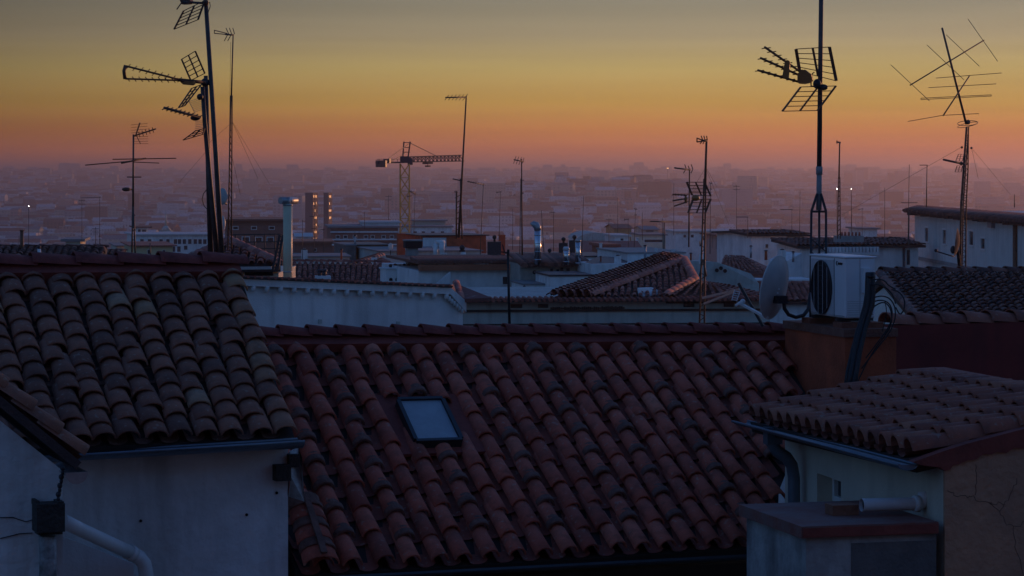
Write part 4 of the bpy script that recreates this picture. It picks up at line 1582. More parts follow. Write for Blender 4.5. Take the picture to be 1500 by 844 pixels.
# steel flues
for (x, w, y0, y1, top, lab) in ((787.5, 10, 336, 388, 'bend', 'tall steel flue with a bent top pointing left'), (829.5, 9, 363, 388, 'cone', 'short steel flue with a pale conical cap'), (846.5, 8, 353, 388, 'flat', 'straight steel flue without cap, right of the short capped flue')):
    f_ = thing('steel_flue', lab, 'flue', P(x, y1, 97.5))
    r_ = w / 2 / F * 97.5
    mb = MB()
    mb.tube(P(x, y1, 97.5), P(x, y0, 97.5), r_, seg=16)
    for yy in range(int(y0) + 8, int(y1), 12):
        mb.tube(P(x, yy, 97.5), P(x, yy + 1, 97.5), r_ * 1.06, seg=16)
    mb.build('pipe', M_STEEL, f_)
    mb = MB()
    if top == 'bend':
        mb.path([P(x, 337, 97.5), P(x - .4, 333, 97.5), P(x - 2, 330, 97.5), P(x - 5, 329, 97.5), P(x - 8, 331.5, 97.5)], r_ * 1.08, 16)
    elif top == 'cone':
        mb.tube(P(x, 366, 97.5), P(x, 361.5, 97.5), r_ * 1.15, r_ * .85, seg=16)
    else:
        mb.tube(P(x, 354, 97.5), P(x, 351.5, 97.5), r_ * 1.1, seg=16)
    mb.build('flue_cap', M_GALV if top != 'cone' else M_PIPEW, f_)
# black ventilators
for (x, w, y0, y1, by, lab) in ((724, 20, 354, 374, 347.5, 'wide black ventilator box with a ball cap beside the red chimney'), (825, 13, 356, 376, 350.5, 'black ventilator with a ball cap just left of the straight steel flue'), (841, 15, 352, 376, 347.5, 'tallest black ventilator with a ball cap behind the straight steel flue')):
    f_ = thing('roof_ventilator', lab, 'ventilator', P(x, y1, 120))
    mb = MB()
    hw = w / 2 / F * 120
    mb.obox(P(x, (y0 + y1) / 2, 120), V((hw, 0, 0)), V((0, hw, 0)), V((0, 0, (y1 - y0) / 2 / F * 120)))
    mb.build('box', M_DKMETAL, f_)
    mb = MB()
    mb.ball(P(x + .5, by, 120), .10, sz=.95)
    mb.tube(P(x + .5, by, 120), P(x + .5, y0 + .5, 120), .05, seg=8)
    mb.build('ball_cap', M_BLACK, f_)
f_ = MB(); f_.ball(P(805, 367, 119), .09); f_.tube(P(805, 367, 119), P(805, 374, 119), .04, seg=6)
tag(f_.build('roof_ventilator', M_BLACK, None, P(805, 374, 119)), 'lone small black ball vent between the bent flue and the short flue', 'ventilator')

# M9 red penthouse
m9, O9, U9, B9, W9, z9 = building('rooftop_penthouse', 'dark red rooftop hut with one white wall and an overhanging slab roof', 'penthouse', 150, 618, 712, 346, 5, M_BRICKP, t=.25, over=.15, roofm=M_DKMETAL, ybase=372)
mb = MB()
s1 = ray_on(O9, U9, 655)
mb.obox(O9 + U9 * s1 / 2 - B9 * .01 + V((0, 0, zat(358, 150))), U9 * (s1 / 2 - .05), B9 * .008, V((0, 0, .36)))
mb.build('white_panel', M_WHITE, m9)
building('grey_house', 'plain grey wall under the dark red rooftop hut', 'house', 142, 556, 705, 369, 8, M_GREYP, t=.2, over=.1)
for (x0, x1, y, lab) in ((582, 592.5, 343.5, 'red brick chimney left of the dark red rooftop hut'), (731.5, 739, 345.5, 'red brick chimney right of the dark red rooftop hut')):
    cc = thing('brick_chimney', lab, 'chimney', P((x0 + x1) / 2, 372, 140))
    mb = MB(); hw = (x1 - x0) / 2 / F * 140
    mb.obox(P((x0 + x1) / 2, (y + 374) / 2, 140), V((hw, .04, 0)), V((-.04, hw, 0)), V((0, 0, (374 - y) / 2 / F * 140)))
    mb.build('shaft', M_BRICKP, cc)
    mb = MB(); mb.obox(P((x0 + x1) / 2, y - .6, 140), V((hw * 1.12, .04, 0)), V((-.04, hw * 1.12, 0)), V((0, 0, .03)))
    mb.build('cap', M_BRICKP, cc)
hc = thing('cowl_chimney', 'white metal chimney with H-shaped cowl in front of the white hut wall', 'chimney', P(645, 380, 118))
mb = MB()
mb.tube(P(638, 378, 118), P(638, 358, 118), .1, seg=10); mb.tube(P(647, 372, 118), P(647, 356, 118), .12, seg=10)
mb.build('pipe', M_PIPEW, hc)
mb = MB()
mb.tube(P(634, 360, 118), P(649, 360, 118.2), .09, seg=10); mb.tube(P(638, 355, 118), P(651, 355, 118.2), .1, seg=10); mb.tube(P(648.5, 365, 118.2), P(648.5, 353, 118.2), .08, seg=10)
mb.build('cowl', M_PIPEW, hc)
fr2 = MB()
for x in (646, 650, 654):
    fr2.bar(P(x, 371, 116), P(x, 384, 116), .05)
for y in (371, 377, 384):
    fr2.bar(P(645.5, y, 116), P(654.5, y, 116), .045)
tag(fr2.build('metal_frame', M_PIPEW, None, P(650, 384, 116)), 'small white metal frame standing below the white H-shaped cowl', 'frame')
wp = thing('white_pot_vent', 'white pot vent with a dark ball top near the red hut', 'vent', P(678, 380, 118))
mb = MB(); mb.tube(P(678.5, 381, 118), P(678.5, 369, 118), .13, .11, seg=10); mb.build('pot', M_PIPEW, wp)
mb = MB(); mb.ball(P(677, 363, 118), .12); mb.obox(P(677, 367.5, 118), V((.12, 0, 0)), V((0, .12, 0)), V((0, 0, .04))); mb.build('ball_cap', M_BLACK, wp)
building('dark_house', 'low house with a ragged dark roof between the grey chimney and the steel flues', 'house', 108, 618, 775, 388, 4, M_DIRTY2, t=.15, roof='shed', yr=377, nrow=3, roofm=T_DARK)
building('white_house', 'thin white parapet strip under the row of roof holes near the wide black ventilator', 'house', 112, 694, 762, 380.5, 3, M_WHITE, t=.1, over=.05, roofm=M_DKMETAL)

# M10 ochre wall with sunlit ridge
m10, O10, U10, B10, W10, z10 = building('ochre_house', 'ochre wall with a dark left end behind the dark red tile roof', 'house', 150, 521, 572, 360, 6, M_OCHRE, t=.2, over=.08, roofm=M_DKMETAL)
building('dark_house', 'dark brown block at the left end of the ochre wall', 'house', 149, 507, 521.5, 360, 5, M_DIRTY2, t=.2, over=.05)
lr = thing('tiled_house', 'small orange ridge of tiles catching the last light in front of the ochre wall', 'house', P(550, 390, 132))
mb = MB()
mb.cm = 0
a_, b_ = P(522, 389, 129), P(559, 377, 134)
mb.extrude([a_, b_, P(588, 390, 129.5), P(540, 393, 128)], V((0, 0, -.15)))
tiled(mb, (b_, b_ + V((.05, 0, 0)), P(588, 390, 129.5), a_ + V((0, 0, -.1))), 10, 4, seg=5, pans=False, rim=False, jit=.5)
ridge_caps(mb, a_ + V((0, 0, .1)), b_ + V((0, 0, .1)), 10, .2, seg=6, tint=lambda: 1.)
mb.build('roof', [T_FAR], lr)
mb = MB()
q = [P(528, 392, 129.5), P(584, 392, 130), P(584, 392, 130) + V((-1, 5, 0)), P(528, 392, 129.5) + V((-1, 5, 0))]
mb.box8([V((p.x, p.y, -5)) for p in q] + [V((p.x, p.y, zat(391.5, 129.5))) for p in q])
mb.build('wall', M_OCHRE, lr)
dd = thing('satellite_dish', 'small pale satellite dish left of the red brick chimney', 'satellite dish', P(571, 372, 139))
mb = MB(); mb.ball(P(572, 361.5, 139), .16, sx=.8, sy=.25, sz=1.2); mb.build('reflector', M_DISH, dd)
mb = MB(); mb.bar(P(572, 362, 139.1), P(572, 374, 139.1), .04); mb.build('post', M_DKMETAL, dd)

# left strip
building('yellow_house', 'yellow house with a flat roof behind the left tile ridge', 'house', 160, 195, 253, 361, 9, M_YELLOW, t=.2, over=.25, roofm=T_FAR, wins=[(218, 369, 4, 6), (240, 369, 4, 5)])
building('dark_house', 'long low dark tiled roof edge at far left above the old ridge', 'house', 90, -20, 140, 377, 3, M_DIRTY2, t=.12, roof='shed', yr=362, nrow=6, roofm=T_DARK)
building('white_house', 'low pale roof strip just left of the yellow house', 'house', 130, 128, 172, 374, 3, M_WHITE2, t=.1, roof='shed', yr=367, nrow=4, roofm=T_DARK)
building('cream_house', 'small cream house with one dark window between the masts at left', 'house', 240, 96, 118, 354, 8, M_CREAM, t=.1, over=.4, roofm=FR[1], wins=[(111, 360, 3, 4)])
building('cream_house', 'cream gable wall next to the yellow house, left side', 'house', 170, 171, 196, 361, 7, M_CREAM, t=.2, over=.15, roofm=FR[1])
pp = thing('chimney_pipe', 'rusty upright pipe standing on the dark roof at far left', 'pipe', P(32, 372, 92))
mb = MB(); mb.tube(P(32, 374, 92), P(32, 337, 92), .06, seg=10); mb.build('pipe', M_RUSTM, pp)
mb = MB(); mb.tube(P(32, 339, 92), P(32, 337, 92), .075, seg=10); mb.build('cap', M_RUSTM, pp)
pp = thing('chimney_pot', 'little white pot with a black ball cap on the ridge at far left', 'chimney pot', P(57, 380, 40))
mb = MB(); mb.tube(P(57.5, 380, 60), P(57.5, 365, 60), .04, seg=8); mb.build('pot', M_PIPEW, pp)
mb = MB(); mb.ball(P(57, 362, 60), .04); mb.build('ball_cap', M_BLACK, pp)
ws = [(x, 354, 5, 7) for x in (208, 219, 236, 246, 257, 263, 270, 278, 286, 293, 300)] + [(254, 365, 5, 8), (262, 365, 5, 8), (272, 363, 5, 6)]
building('apartment_block', 'long white-blue block with a row of tall windows left of the double masts', 'building', 420, 200, 325, 345, 14, M_WHITE, t=.25, over=.4, roofm=FR[2], wins=ws)
building('apartment_block', 'small white attic with a dark cap above the long white block', 'building', 435, 200, 217, 334, 9, M_WHITE, t=.2, over=.6, roofm=FR[0], wins=[(204, 338, 4, 4), (211, 338, 6, 3)])
sp_ = thing('church_spire', 'small dark slate spire above the long white block', 'spire', P(243, 340, 445))
mb = MB(); mb.tube(P(243, 338, 445), P(243, 331, 445), 1.0, .3, seg=8); mb.tube(P(243, 331, 445), P(243, 308, 445), .2, .03, seg=6); mb.build('spire_cone', M_GREYP, sp_)
mb = MB(); mb.tube(P(243, 600, 445), P(243, 338, 445), 1.15, seg=8); mb.build('drum', M_GREYP, sp_)
building('apartment_block', 'dark brick block with balconies behind the pyramid roof', 'building', 300, 332, 417, 324, 12, M_BRICK, t=.12, over=.5, roofm=MATS['far_roof_tile'], wins=[(341, 353, 9, 6), (360, 351, 10, 7), (379, 351, 9, 6), (396, 351, 9, 6), (345, 334, 7, 4), (372, 334, 7, 4), (398, 334, 7, 4)])
b13, O13, U13, B13, W13, z13 = building('apartment_block', 'brick block with pale floor bands just left of the crane', 'building', 350, 484, 583, 334, 14, M_BRICK, t=.1, over=.3, roofm=FR[1], wins=[(x, 347, 5, 4) for x in (495, 506, 520, 536, 546, 562, 574)])
mb = MB()
for y in (339.5, 350.5, 358):
    mb.obox(O13 + U13 * W13 / 2 - B13 * .12 + V((0, 0, zat(y, 352))), U13 * W13 / 2, B13 * .11, V((0, 0, .09)))
mb.build('floor_band', M_WHITE2, b13)
building('apartment_block', 'white rooftop storey on the brick block left of the crane', 'building', 356, 531, 585, 327, 8, M_WHITE, t=.1, over=.2, roofm=FR[2])
building('apartment_block', 'white slab with brown upper floor right of the crane mast', 'building', 520, 575, 662, 333, 14, M_WHITE, t=.05, over=.3, roofm=FR[1], wins=[(x, 341, 5, 4) for x in (585, 608, 620, 634, 648)])
building('apartment_block', 'brown upper floor above the white slab beside the crane', 'building', 530, 604, 652, 324, 10, FW[1], t=.05, over=.5, roofm=FR[1])
building('brick_house', 'low brick house between the vent pipe and the ochre wall', 'house', 260, 432, 486, 357, 10, M_BRICK, t=.1, over=.3, roofm=FR[0], wins=[(446, 366, 3, 4), (462, 366, 3, 4)])
building('grey_house', 'low grey-green wall right behind the dark red tile roof', 'house', 135, 428, 512, 377, 5, M_GREYP, t=.12, over=.1)
building('white_house', 'tiny white house by the right edge of the tall vent pipe', 'house', 380, 434, 456, 346, 8, M_WHITE, t=.1, roof='gable', yr=341, tile=False, roofm=FR[2])
# two towers with sunlit side
for x0, lab in ((447, 'hazy tower block with its right side glowing, left of the pair'), (474, 'hazy tower block with its right side glowing, right of the pair')):
    r_, O_, U_, B_, W_, z_ = building('tower_block', lab, 'tower', 1150, x0, x0 + (11 if x0 < 460 else 7), 283, (5.5 if x0 < 460 else 4), M_TOWER, t=-.35, over=.2, roofm=FR[1])
    mb = MB()
    rr = random.Random(int(x0))
    for fl in range(11):
        for k in range(3):
            if rr.random() < .6 and k * 1.3 + 1.5 < (5.5 if x0 < 460 else 4):
                c = O_ + U_ * (W_ + .05) + B_ * (1. + k * 1.3) + V((0, 0, z_ - 1.4 - fl * 3))
                mb.obox(c, U_ * .04, B_ * .42, V((0, 0, .5)))
    mb.build('painted_window_glint', M_GLINT, r_)  # side panels painted as window glints of the low sun

# right of centre
building('white_house', 'white house with two small windows and a tiled eave left of the lattice mast', 'house', 170, 1101, 1152, 343, 8, M_WHITE, t=.2, roof='gable', yr=338, roofm=T_DARK, nrow=4, wins=[(1123, 360.5, 4, 5.5), (1144, 363, 4, 6)])
building('cream_house', 'narrow cream house joined to the white house with two small windows', 'house', 171.5, 1152, 1178, 343.5, 8, M_CREAM, t=.2, roof='gable', yr=338, roofm=T_DARK, nrow=4, wins=[(1159, 363, 3.5, 5.5)])
m14, O14, U14, B14, W14, z14 = building('white_house', 'bright white house behind the air conditioner with a dark tiled eave', 'house', 140, 1172, 1345, 360, 3.2, M_WHITE, t=.30, roof='shed', yr=350, nrow=6, roofm=T_DARK, wins=[(1330, 377, 5, 22)])
mb = MB()
nn = -B14
for k in range(16):
    s_ = ray_on(O14, U14, 1203 + k * 5)
    c = O14 + U14 * s_ + nn * .62 + V((0, 0, z14 - .2))
    mb.obox(c, U14 * .06, nn * .08, V((0, 0, .13)))
s0, s1 = ray_on(O14, U14, 1198), ray_on(O14, U14, 1280)
mb.obox(O14 + U14 * (s0 + s1) / 2 + nn * .3 + V((0, 0, z14 - .42)), U14 * (s1 - s0) / 2, nn * .4, V((0, 0, .07)))
mb.build('cornice', M_WHITE, m14)
mb = MB()
s_ = ray_on(O14, U14, 1323)
mb.tube(O14 + U14 * s_ + nn * .08 + V((0, 0, z14 - .1)), O14 + U14 * s_ + nn * .08 + V((0, 0, z14 - 4)), .06, seg=8)
mb.build('downpipe', M_GUTDK, m14)
mb = MB()
mb.extrude([P(1150, 384, 128), P(1175, 371, 129), P(1175, 450, 129), P(1150, 450, 128)], V((-.5, 3, 0)))
mb.build('side_wing', M_WHITE, m14)
t15, *_ = building('tiled_house', 'bright red tile roof strip behind the satellite dish', 'house', 118, 1080, 1194, 438, 1.5, M_WHITE, t=.12, roof='shed', yr=415, nrow=6, ncol=16, roofm=T_FAR)
building('white_house', 'white wall with a shallow roof above the bright red tile strip', 'house', 124, 1030, 1192, 412, 3, M_WHITE, t=.1, over=.05, roofm=M_WHITE2)
t16 = thing('tiled_house', 'faded red hip roof with a grey gable between the lattice masts', 'house', P(1075, 410, 110))
mb = MB()
mb.cm = 0
aa, bb = P(1062, 376, 116), P(1088, 377, 115)
mb.extrude([aa, bb, P(1128, 402, 108), P(1050, 400, 108)], V((0, 0, -.15)))
mb.extrude([P(1088, 377, 115), P(1095, 377, 115), P(1140, 398, 109), P(1126, 402, 108)], V((0, 0, -.12)))
tiled(mb, (aa + V((0, 0, .05)), bb + V((0, 0, .05)), P(1128, 402, 107.8) + V((0, 0, .05)), P(1050, 400, 107.8) + V((0, 0, .05))), 10, 8, seg=5, pans=False, rim=False)
mb.build('roof', [T_FAR], t16)
mb = MB()
mb.extrude([P(1005, 382, 106), P(1050, 384, 106), P(1100, 401, 106.5), P(1112, 416, 106.5), P(1112, 430, 106.5), P(1005, 430, 106)], V((-.6, 2, 0)))
mb.build('gable_wall', M_GREYP, t16)
for (x, y) in ((1050, 396), (1056, 393), (1062, 397)):
    mb = MB(); c = P(x, y, 105.95); mb.tube(c, c - V((0, .03, 0)), .08, seg=8); mb.build('wall_hole', M_HOLE, t16)
building('pink_house', 'salmon and white house with a small balcony row above the faded hip roof', 'house', 330, 1052, 1090, 346, 10, FW[4], t=.1, over=.5, roofm=MATS['far_roof_tile'])
building('brick_house', 'brown block stuck to the right of the salmon house', 'house', 328, 1090, 1101, 344, 10, M_BRICK, t=.1, over=.1)
building('white_house', 'long white house behind the faded hip roof, left of the salmon house', 'house', 420, 990, 1080, 340, 10, M_WHITE, t=.1, over=.4, roofm=FR[2], wins=[(1003, 346, 4, 4), (1014, 346, 4, 4), (1030, 350, 4, 4)])
building('cream_house', 'cream block with a long grey window band in the middle distance', 'house', 400, 938, 975, 345, 10, M_CREAM, t=.08, over=.3, roofm=FR[1], wins=[(957, 353, 26, 4)])
building('white_house', 'white cube house below the orange far roofs, centre right', 'house', 300, 900, 922, 347, 8, M_WHITE, t=.1, over=.2, roofm=FR[2], wins=[(911, 351, 4, 3)])
building('tiled_house', 'broad rust-red tile roofs below the pale round hall', 'house', 210, 858, 942, 372, 10, M_BRICK, t=.1, roof='gable', yr=353, roofm=T_FAR, tile=False)
building('tiled_house', 'tall rust gable with a chimney-like top left of the rust-red roofs', 'house', 205, 888, 905, 362, 6, M_RUST, t=.15, over=.2, roofm=T_FAR)
hl = thing('round_hall', 'pale green barrel-roofed hall in the middle distance', 'hall', P(880, 362, 380))
mb = MB()
mb.extrude([P(845, 352, 380)] + [P(873 - 28 * math.cos(a) , 352 - 11 * math.sin(a), 380) for a in [math.pi * k / 10 for k in range(1, 10)]] + [P(901, 352, 380)], V((-1, 14, 0)))
mb.build('roof', M_GREYP, hl)
mb = MB(); mb.extrude([P(846, 352, 380.2), P(900, 352, 380.2), P(900, 620, 380.2), P(846, 620, 380.2)], V((-1, 13, 0))); mb.build('wall', M_WHITE2, hl)
building('ochre_house', 'orange-roofed cluster house in the hazy middle distance', 'house', 520, 900, 925, 334, 12, M_OCHRE, t=.1, roof='gable', yr=328, roofm=FR[0], tile=False)
building('ochre_house', 'wide grey-roofed house next to the orange-roofed cluster', 'house', 530, 942, 964, 336, 12, FW[1], t=.1, roof='gable', yr=331, roofm=FR[1], tile=False)
for k, (x, w, y, h) in enumerate(((961, 4, 365, 8), (986, 5, 366, 9), (933, 4, 349, 12), (880, 4, 357, 8))):
    cc = thing('white_chimney', ('small white chimney on the stepped wall left of the hip peak', 'white chimney just behind the hip peak', 'thin white chimney near the cream block with the window band', 'white chimney stub on the rust-red roofs')[k], 'chimney', P(x, y + h + 4, 150))
    D_ = (99, 99, 300, 200)[k]
    hw = w / 2 / F * D_
    mb = MB(); mb.obox(P(x, y + h / 2 + 2, D_), V((hw, 0, 0)), V((0, hw, 0)), V((0, 0, (h + 4) / 2 / F * D_))); mb.build('shaft', M_WHITE, cc)
    mb = MB(); mb.obox(P(x, y - .3, D_), V((hw * 1.3, 0, 0)), V((0, hw * 1.3, 0)), V((0, 0, .5 / F * D_))); mb.build('cap', M_WHITE2, cc)
building('white_house', 'low white roofline with a chimney row right of the lattice mast', 'house', 260, 1255, 1345, 354, 9, M_WHITE2, t=.1, roof='gable', yr=347, roofm=T_FAR, nrow=4, tile=False)
building('white_house', 'small white rooftop hut with a dark lid in the distance at right', 'house', 380, 1262, 1285, 336, 8, M_WHITE, t=.1, over=.4, roofm=FR[1])
pr = thing('chimney_row', 'row of small orange-lit pots behind the bright white house', 'chimney', P(1240, 352, 130))
mb = MB(); mb.obox(P(1243, 350, 130), V((.7, .1, 0)), V((0, .3, 0)), V((0, 0, .15))); mb.build('base', M_CONC, pr)
for k in range(6):
    mb = MB(); mb.tube(P(1233 + k * 5.2, 346, 129.9), P(1233 + k * 5.2, 340, 129.9), .06, .05, seg=8); mb.build('pot', T_RED, pr)

# M15 tall building at right
m15 = thing('apartment_house', 'tall pale house with four narrow windows and a ragged tiled eave at right', 'house', V((22.5, 135, -6)))
O15 = V((P(1340, 308, 150).x, 150, 0)); E15 = V((P(1500, 322, 120).x, 120, 0))
U15 = (E15 - O15).normalized(); B15 = V((-U15.y, U15.x, 0)); L15 = (E15 - O15).length + 5
zt15 = zat(309, 150); Z = V((0, 0, 1))
mb = MB()
c = [O15, O15 + U15 * L15, O15 + U15 * L15 + B15 * 12, O15 + B15 * 12]
mb.box8([p + Z * -6 for p in c] + [p + Z * zt15 for p in c])
mb.build('wall', M_CREAM if False else mat('pale_render', (.66, .65, .60), var=.18, scale=1.2, streak=.35, bump=.25, grime=(.24, .22, .19)), m15)
mb = MB()
mb.cm = 1
ra_ = [O15 - B15 * .6 - U15 * .3 + Z * (zt15 + .0), O15 + U15 * L15 - B15 * .6 + Z * (zt15 + .0), O15 + U15 * L15 + B15 * 4 + Z * (zt15 + 1.0), O15 - U15 * .3 + B15 * 4 + Z * (zt15 + 1.0)]
ra_[3] = P(1341, 303.5, 153) + V((.1, 0, 0)); ra_[2] = ra_[3] + U15 * L15
mb.extrude(ra_, Z * .05)
mb.cm = 0
nt_ = 80
for k in range(nt_):
    p = ra_[0] + (ra_[1] - ra_[0]) * (k + .5) / nt_ + Z * .05
    mb.ct = R.random() * .8
    mb.tube(p - (ra_[3] - ra_[0]) * .03 * R.random() - Z * R.random() * .06, p + (ra_[3] - ra_[0]), .085, seg=6)
for k in range(nt_):
    p = O15 + U15 * L15 * (k + .5) / nt_ - B15 * .3 + Z * (zt15 - .1)
    if R.random() < .8:
        mb.obox(p, U15 * .08, B15 * .22, Z * R.uniform(.04, .13))
mb.build('roof', [T_DARK, MATS['roof_underlay']], m15)
windows(m15, O15, U15, -B15, [(1358.5, 344, 4.6, 20), (1384.5, 347, 5, 20), (1424, 349, 6, 20), (1441, 357, 6, 15), (1357, 396, 5, 9)])
mb = MB()
for (xa, ya, xb, yb_) in ((1342, 377, 1400, 390), (1400, 390, 1500, 418)):
    sa, sb = ray_on(O15, U15, xa), ray_on(O15, U15, xb)
mb.obox(O15 + U15 * L15 / 2 - B15 * .03 + Z * zat(377, 150), U15 * L15 / 2, B15 * .025, Z * .09)
mb.build('string_course', M_CONC, m15)
mb = MB()
s_ = ray_on(O15, U15, 1490)
mb.tube(O15 + U15 * s_ - B15 * .09 + Z * (zt15 - .2), O15 + U15 * s_ - B15 * .09 + Z * 2, .11, seg=8)
mb.build('downpipe', M_RUSTM, m15)
mb = MB()
s_ = ray_on(O15, U15, 1455)
mb.obox(O15 + U15 * s_ - B15 * .1 + Z * zat(325, 128), U15 * .5, B15 * .09, Z * .26)
mb.build('junction_box', M_GUTTER, m15)

# M16 dark roof in front of it
m16 = thing('tiled_house', 'dark brown tile roof sloping down to the dark red wall at right', 'house', P(1400, 440, 46))
c16 = (P(1290, 404, 49), P(1560, 403, 50.5), P(1620, 482, 43.5), P(1358, 484, 42.5))
mb = MB()
mb.cm = 1
mb.extrude(list(c16), V((0, 0, -.15)))
mb.extrude([c16[1], c16[0], c16[0] + V((-1.5, 6, -3)), c16[1] + V((-1.5, 6, -3))], V((0, 0, -.15)))
mb.cm = 0
tiled(mb, tuple(q + V((0, 0, .03)) for q in c16), 21, 18, fill=.44, seg=7, jit=.8)
ridge_caps(mb, c16[0] + V((0, 0, .06)), c16[1] + V((0, 0, .06)), 12, .12, seg=6)
ridge_caps(mb, c16[0] + V((0, 0, .02)), c16[3] + V((0, 0, .02)), 16, .1, seg=6)
mb.build('roof', [T_DARK, MATS['roof_underlay']], m16)
mb = MB()
g_ = [c16[0] + V((.12, .0, -.16)), c16[3] + V((.1, .0, -.16)), V((c16[3].x + .1, c16[3].y, 5)), V((c16[0].x - 1.2, c16[0].y + 2.5, 5)), c16[0] + V((-1.2, 2.5, -1.6))]
mb.extrude(g_, V((.25, .1, 0)))
mb.build('gable_wall', mat('gable_pale', (.62, .58, .48), var=.2, scale=2, streak=.4, grime=(.3, .27, .22)), m16)
# small clutter on the middle roofs
rk = random.Random(21)
CL = [(548, 384, 128), (640, 387, 106), (665, 388, 105), (690, 387, 104), (712, 388, 104), (752, 386, 103), (776, 431, 93), (768, 430, 93), (880, 384, 97), (905, 386, 96), (945, 371, 97.5), (1012, 378, 107), (1028, 381, 106), (1100, 372, 112), (1122, 375, 110), (1146, 373, 109), (1162, 378, 108), (1098, 412, 121), (1120, 412, 121), (520, 356, 150), (500, 376, 134), (446, 377, 134)]
for k, (x, y, D) in enumerate(CL):
    t = thing('vent_pot', 'small roof vent pot with a dark cap among the middle-distance roofs', 'vent', P(x, y + 3, D), 'little vents on the middle-distance roofs')
    h_ = rk.uniform(6, 11); w_ = rk.uniform(1.2, 2.4) / F * D
    mb = MB()
    if k % 3:
        mb.tube(P(x, y + 6, D), P(x, y - h_, D), w_, w_ * .9, seg=8)
    else:
        mb.obox(P(x, y + 3 - h_ / 2, D), V((w_ * 1.4, .05, 0)), V((-.05, w_ * 1.4, 0)), V((0, 0, (h_ + 6) / 2 / F * D)))
    mb.build('pot', (M_WHITE2, M_GALV, M_BRICKP)[k % 3], t)
    mb = MB(); mb.tube(P(x, y - h_ - .2, D), P(x, y - h_ - 1.8, D), w_ * 1.7, w_ * .8, seg=8); mb.build('cap', M_DKMETAL, t)
#PART4

# ------------------------------------------------------------------ masts and aerials
def grid(mb, a0, a1, b0, b1, D0, D1, n, wbar=.02, wl=.007, mid=True):
    """reflector grid: two side bars a0-a1, b0-b1 (px), cross lines between"""
    A0, A1, B0, B1 = P(*a0, D0), P(*a1, D1), P(*b0, D0), P(*b1, D1)
    mb.bar(A0, A1, wbar, .008); mb.bar(B0, B1, wbar, .008)
    if mid:
        mb.bar((A0 + B0) / 2, (A1 + B1) / 2, wbar * .7, .01)
    for k in range(n):
        f = k / (n - 1)
        mb.tube(A0 * (1 - f) + A1 * f, B0 * (1 - f) + B1 * f, wl / 2 * 1.1, seg=4)


def yagi(mb, p, q, n, el, dirv, rb=.012, re=.004, taper=.75):
    p = V(p); q = V(q)
    mb.tube(p, q, rb, seg=6)
    d = V(dirv).normalized()
    for k in range(n):
        f = (k + .3) / (n - .4)
        c = p + (q - p) * f
        h = el * (taper + (1 - taper) * f)
        mb.tube(c - d * h, c + d * h, re, seg=4)


def mast(name, lab, x0, y0, x1, y1, D, r, r2=None, m=None, group=None, cat='antenna mast'):
    t = thing(name, lab, cat, P(x1, y1, D), group)
    mb = MB()
    mb.tube(P(x1, y1, D), P(x0, y0, D), r, r2 or r * .75, seg=8)
    mb.build('pole', m or M_POLE, t)
    return t


DEP = V((.5, .8, 0)).normalized()
# N6: big mast in front of the air conditioner
n6 = thing('antenna_mast', 'tall dark mast with a large grid aerial, rising from a light tripod base', 'antenna mast', P(1197, 466, 25.75))
mb = MB(); mb.tube(P(1200, 250, 25.75), P(1203.5, -60, 25.75), .0235, .021, seg=12); mb.build('pole', M_POLE, n6)
mb = MB(); mb.tube(P(1199.5, 308, 25.75), P(1200, 252, 25.75), .027, .024, seg=12); mb.tube(P(1200, 256, 25.75), P(1200.1, 244, 25.75), .031, seg=12)
mb.build('lower_tube', M_CONC, n6)
mb = MB()
bt = [P(1188.5, 310, 25.68), P(1210, 310, 25.70), P(1200, 310, 25.95)]
tpz = [P(1197, 284, 25.73), P(1202.5, 284, 25.73), P(1200, 284, 25.78)]
for a, b in zip(bt, tpz):
    mb.bar(a, b, .022)
    mb.tube(a, V((a.x - (.01 if a is bt[0] else 0), a.y, zat(468, 25.7))), .012, seg=7)
for k in range(3):
    mb.bar(bt[k], bt[(k + 1) % 3], .02)
for yy in range(350, 466, 19):
    for k in range(3):
        a, b = bt[k], bt[(k + 1) % 3]
        mb.tube(V((a.x, a.y, zat(yy, 25.7))), V((b.x, b.y, zat(yy + 19, 25.7))), .005, seg=4)
mb.build('tripod_base', M_DKMETAL, n6)
mb = MB()
grid(mb, (1166, 72), (1171.5, 105), (1215, 69), (1225, 118.5), 25.6, 25.68, 6, .03)
grid(mb, (1173, 127.5), (1146, 163), (1224.5, 126), (1197.5, 162), 25.68, 25.6, 6, .03)
mb.build('reflector_grid', M_RUSTM, n6)
for a, b in (((1120, 69), (1172, 105)), ((1114, 85), (1170, 110)), ((1110, 103), (1170, 120))):
    mb = MB()
    yagi(mb, P(*a, 25.3), P(*b, 25.55), 7, .045, (1, .3, .12), .011, .0045, 1)
    mb.build('director_boom', M_RUSTM, n6)
mb = MB()
mb.extrude([P(x, y, 25.35) for x, y in ((1150, 89), (1153, 88), (1156, 89), (1157, 92), (1155, 114), (1152, 115.5), (1147, 114), (1146, 111))], V((.01, .05, 0)))
mb.build('boom_spacer', M_YEL, n6)
mb = MB()
mb.extrude([P(x, y, 25.5) for x, y in ((1168, 108), (1174, 103), (1179, 102), (1188, 109), (1190, 117), (1187, 121), (1178, 123), (1170, 122.5), (1168, 118))], V((.02, .09, 0)))
mb.build('dipole_box', M_YEL, n6)
mb = MB()
mb.ball(P(1197, 123, 25.68), .04, sz=1.2); mb.ball(P(1206, 128, 25.68), .03, sx=1.5); mb.path([P(1187, 118, 25.6), P(1190, 108, 25.6), P(1193, 106, 25.6)], .006, 5)
mb.path([P(1188, 120, 25.6), P(1188, 126, 25.6), P(1196, 128, 25.6)], .008, 5)
mb.build('clamp', M_DKMETAL, n6)

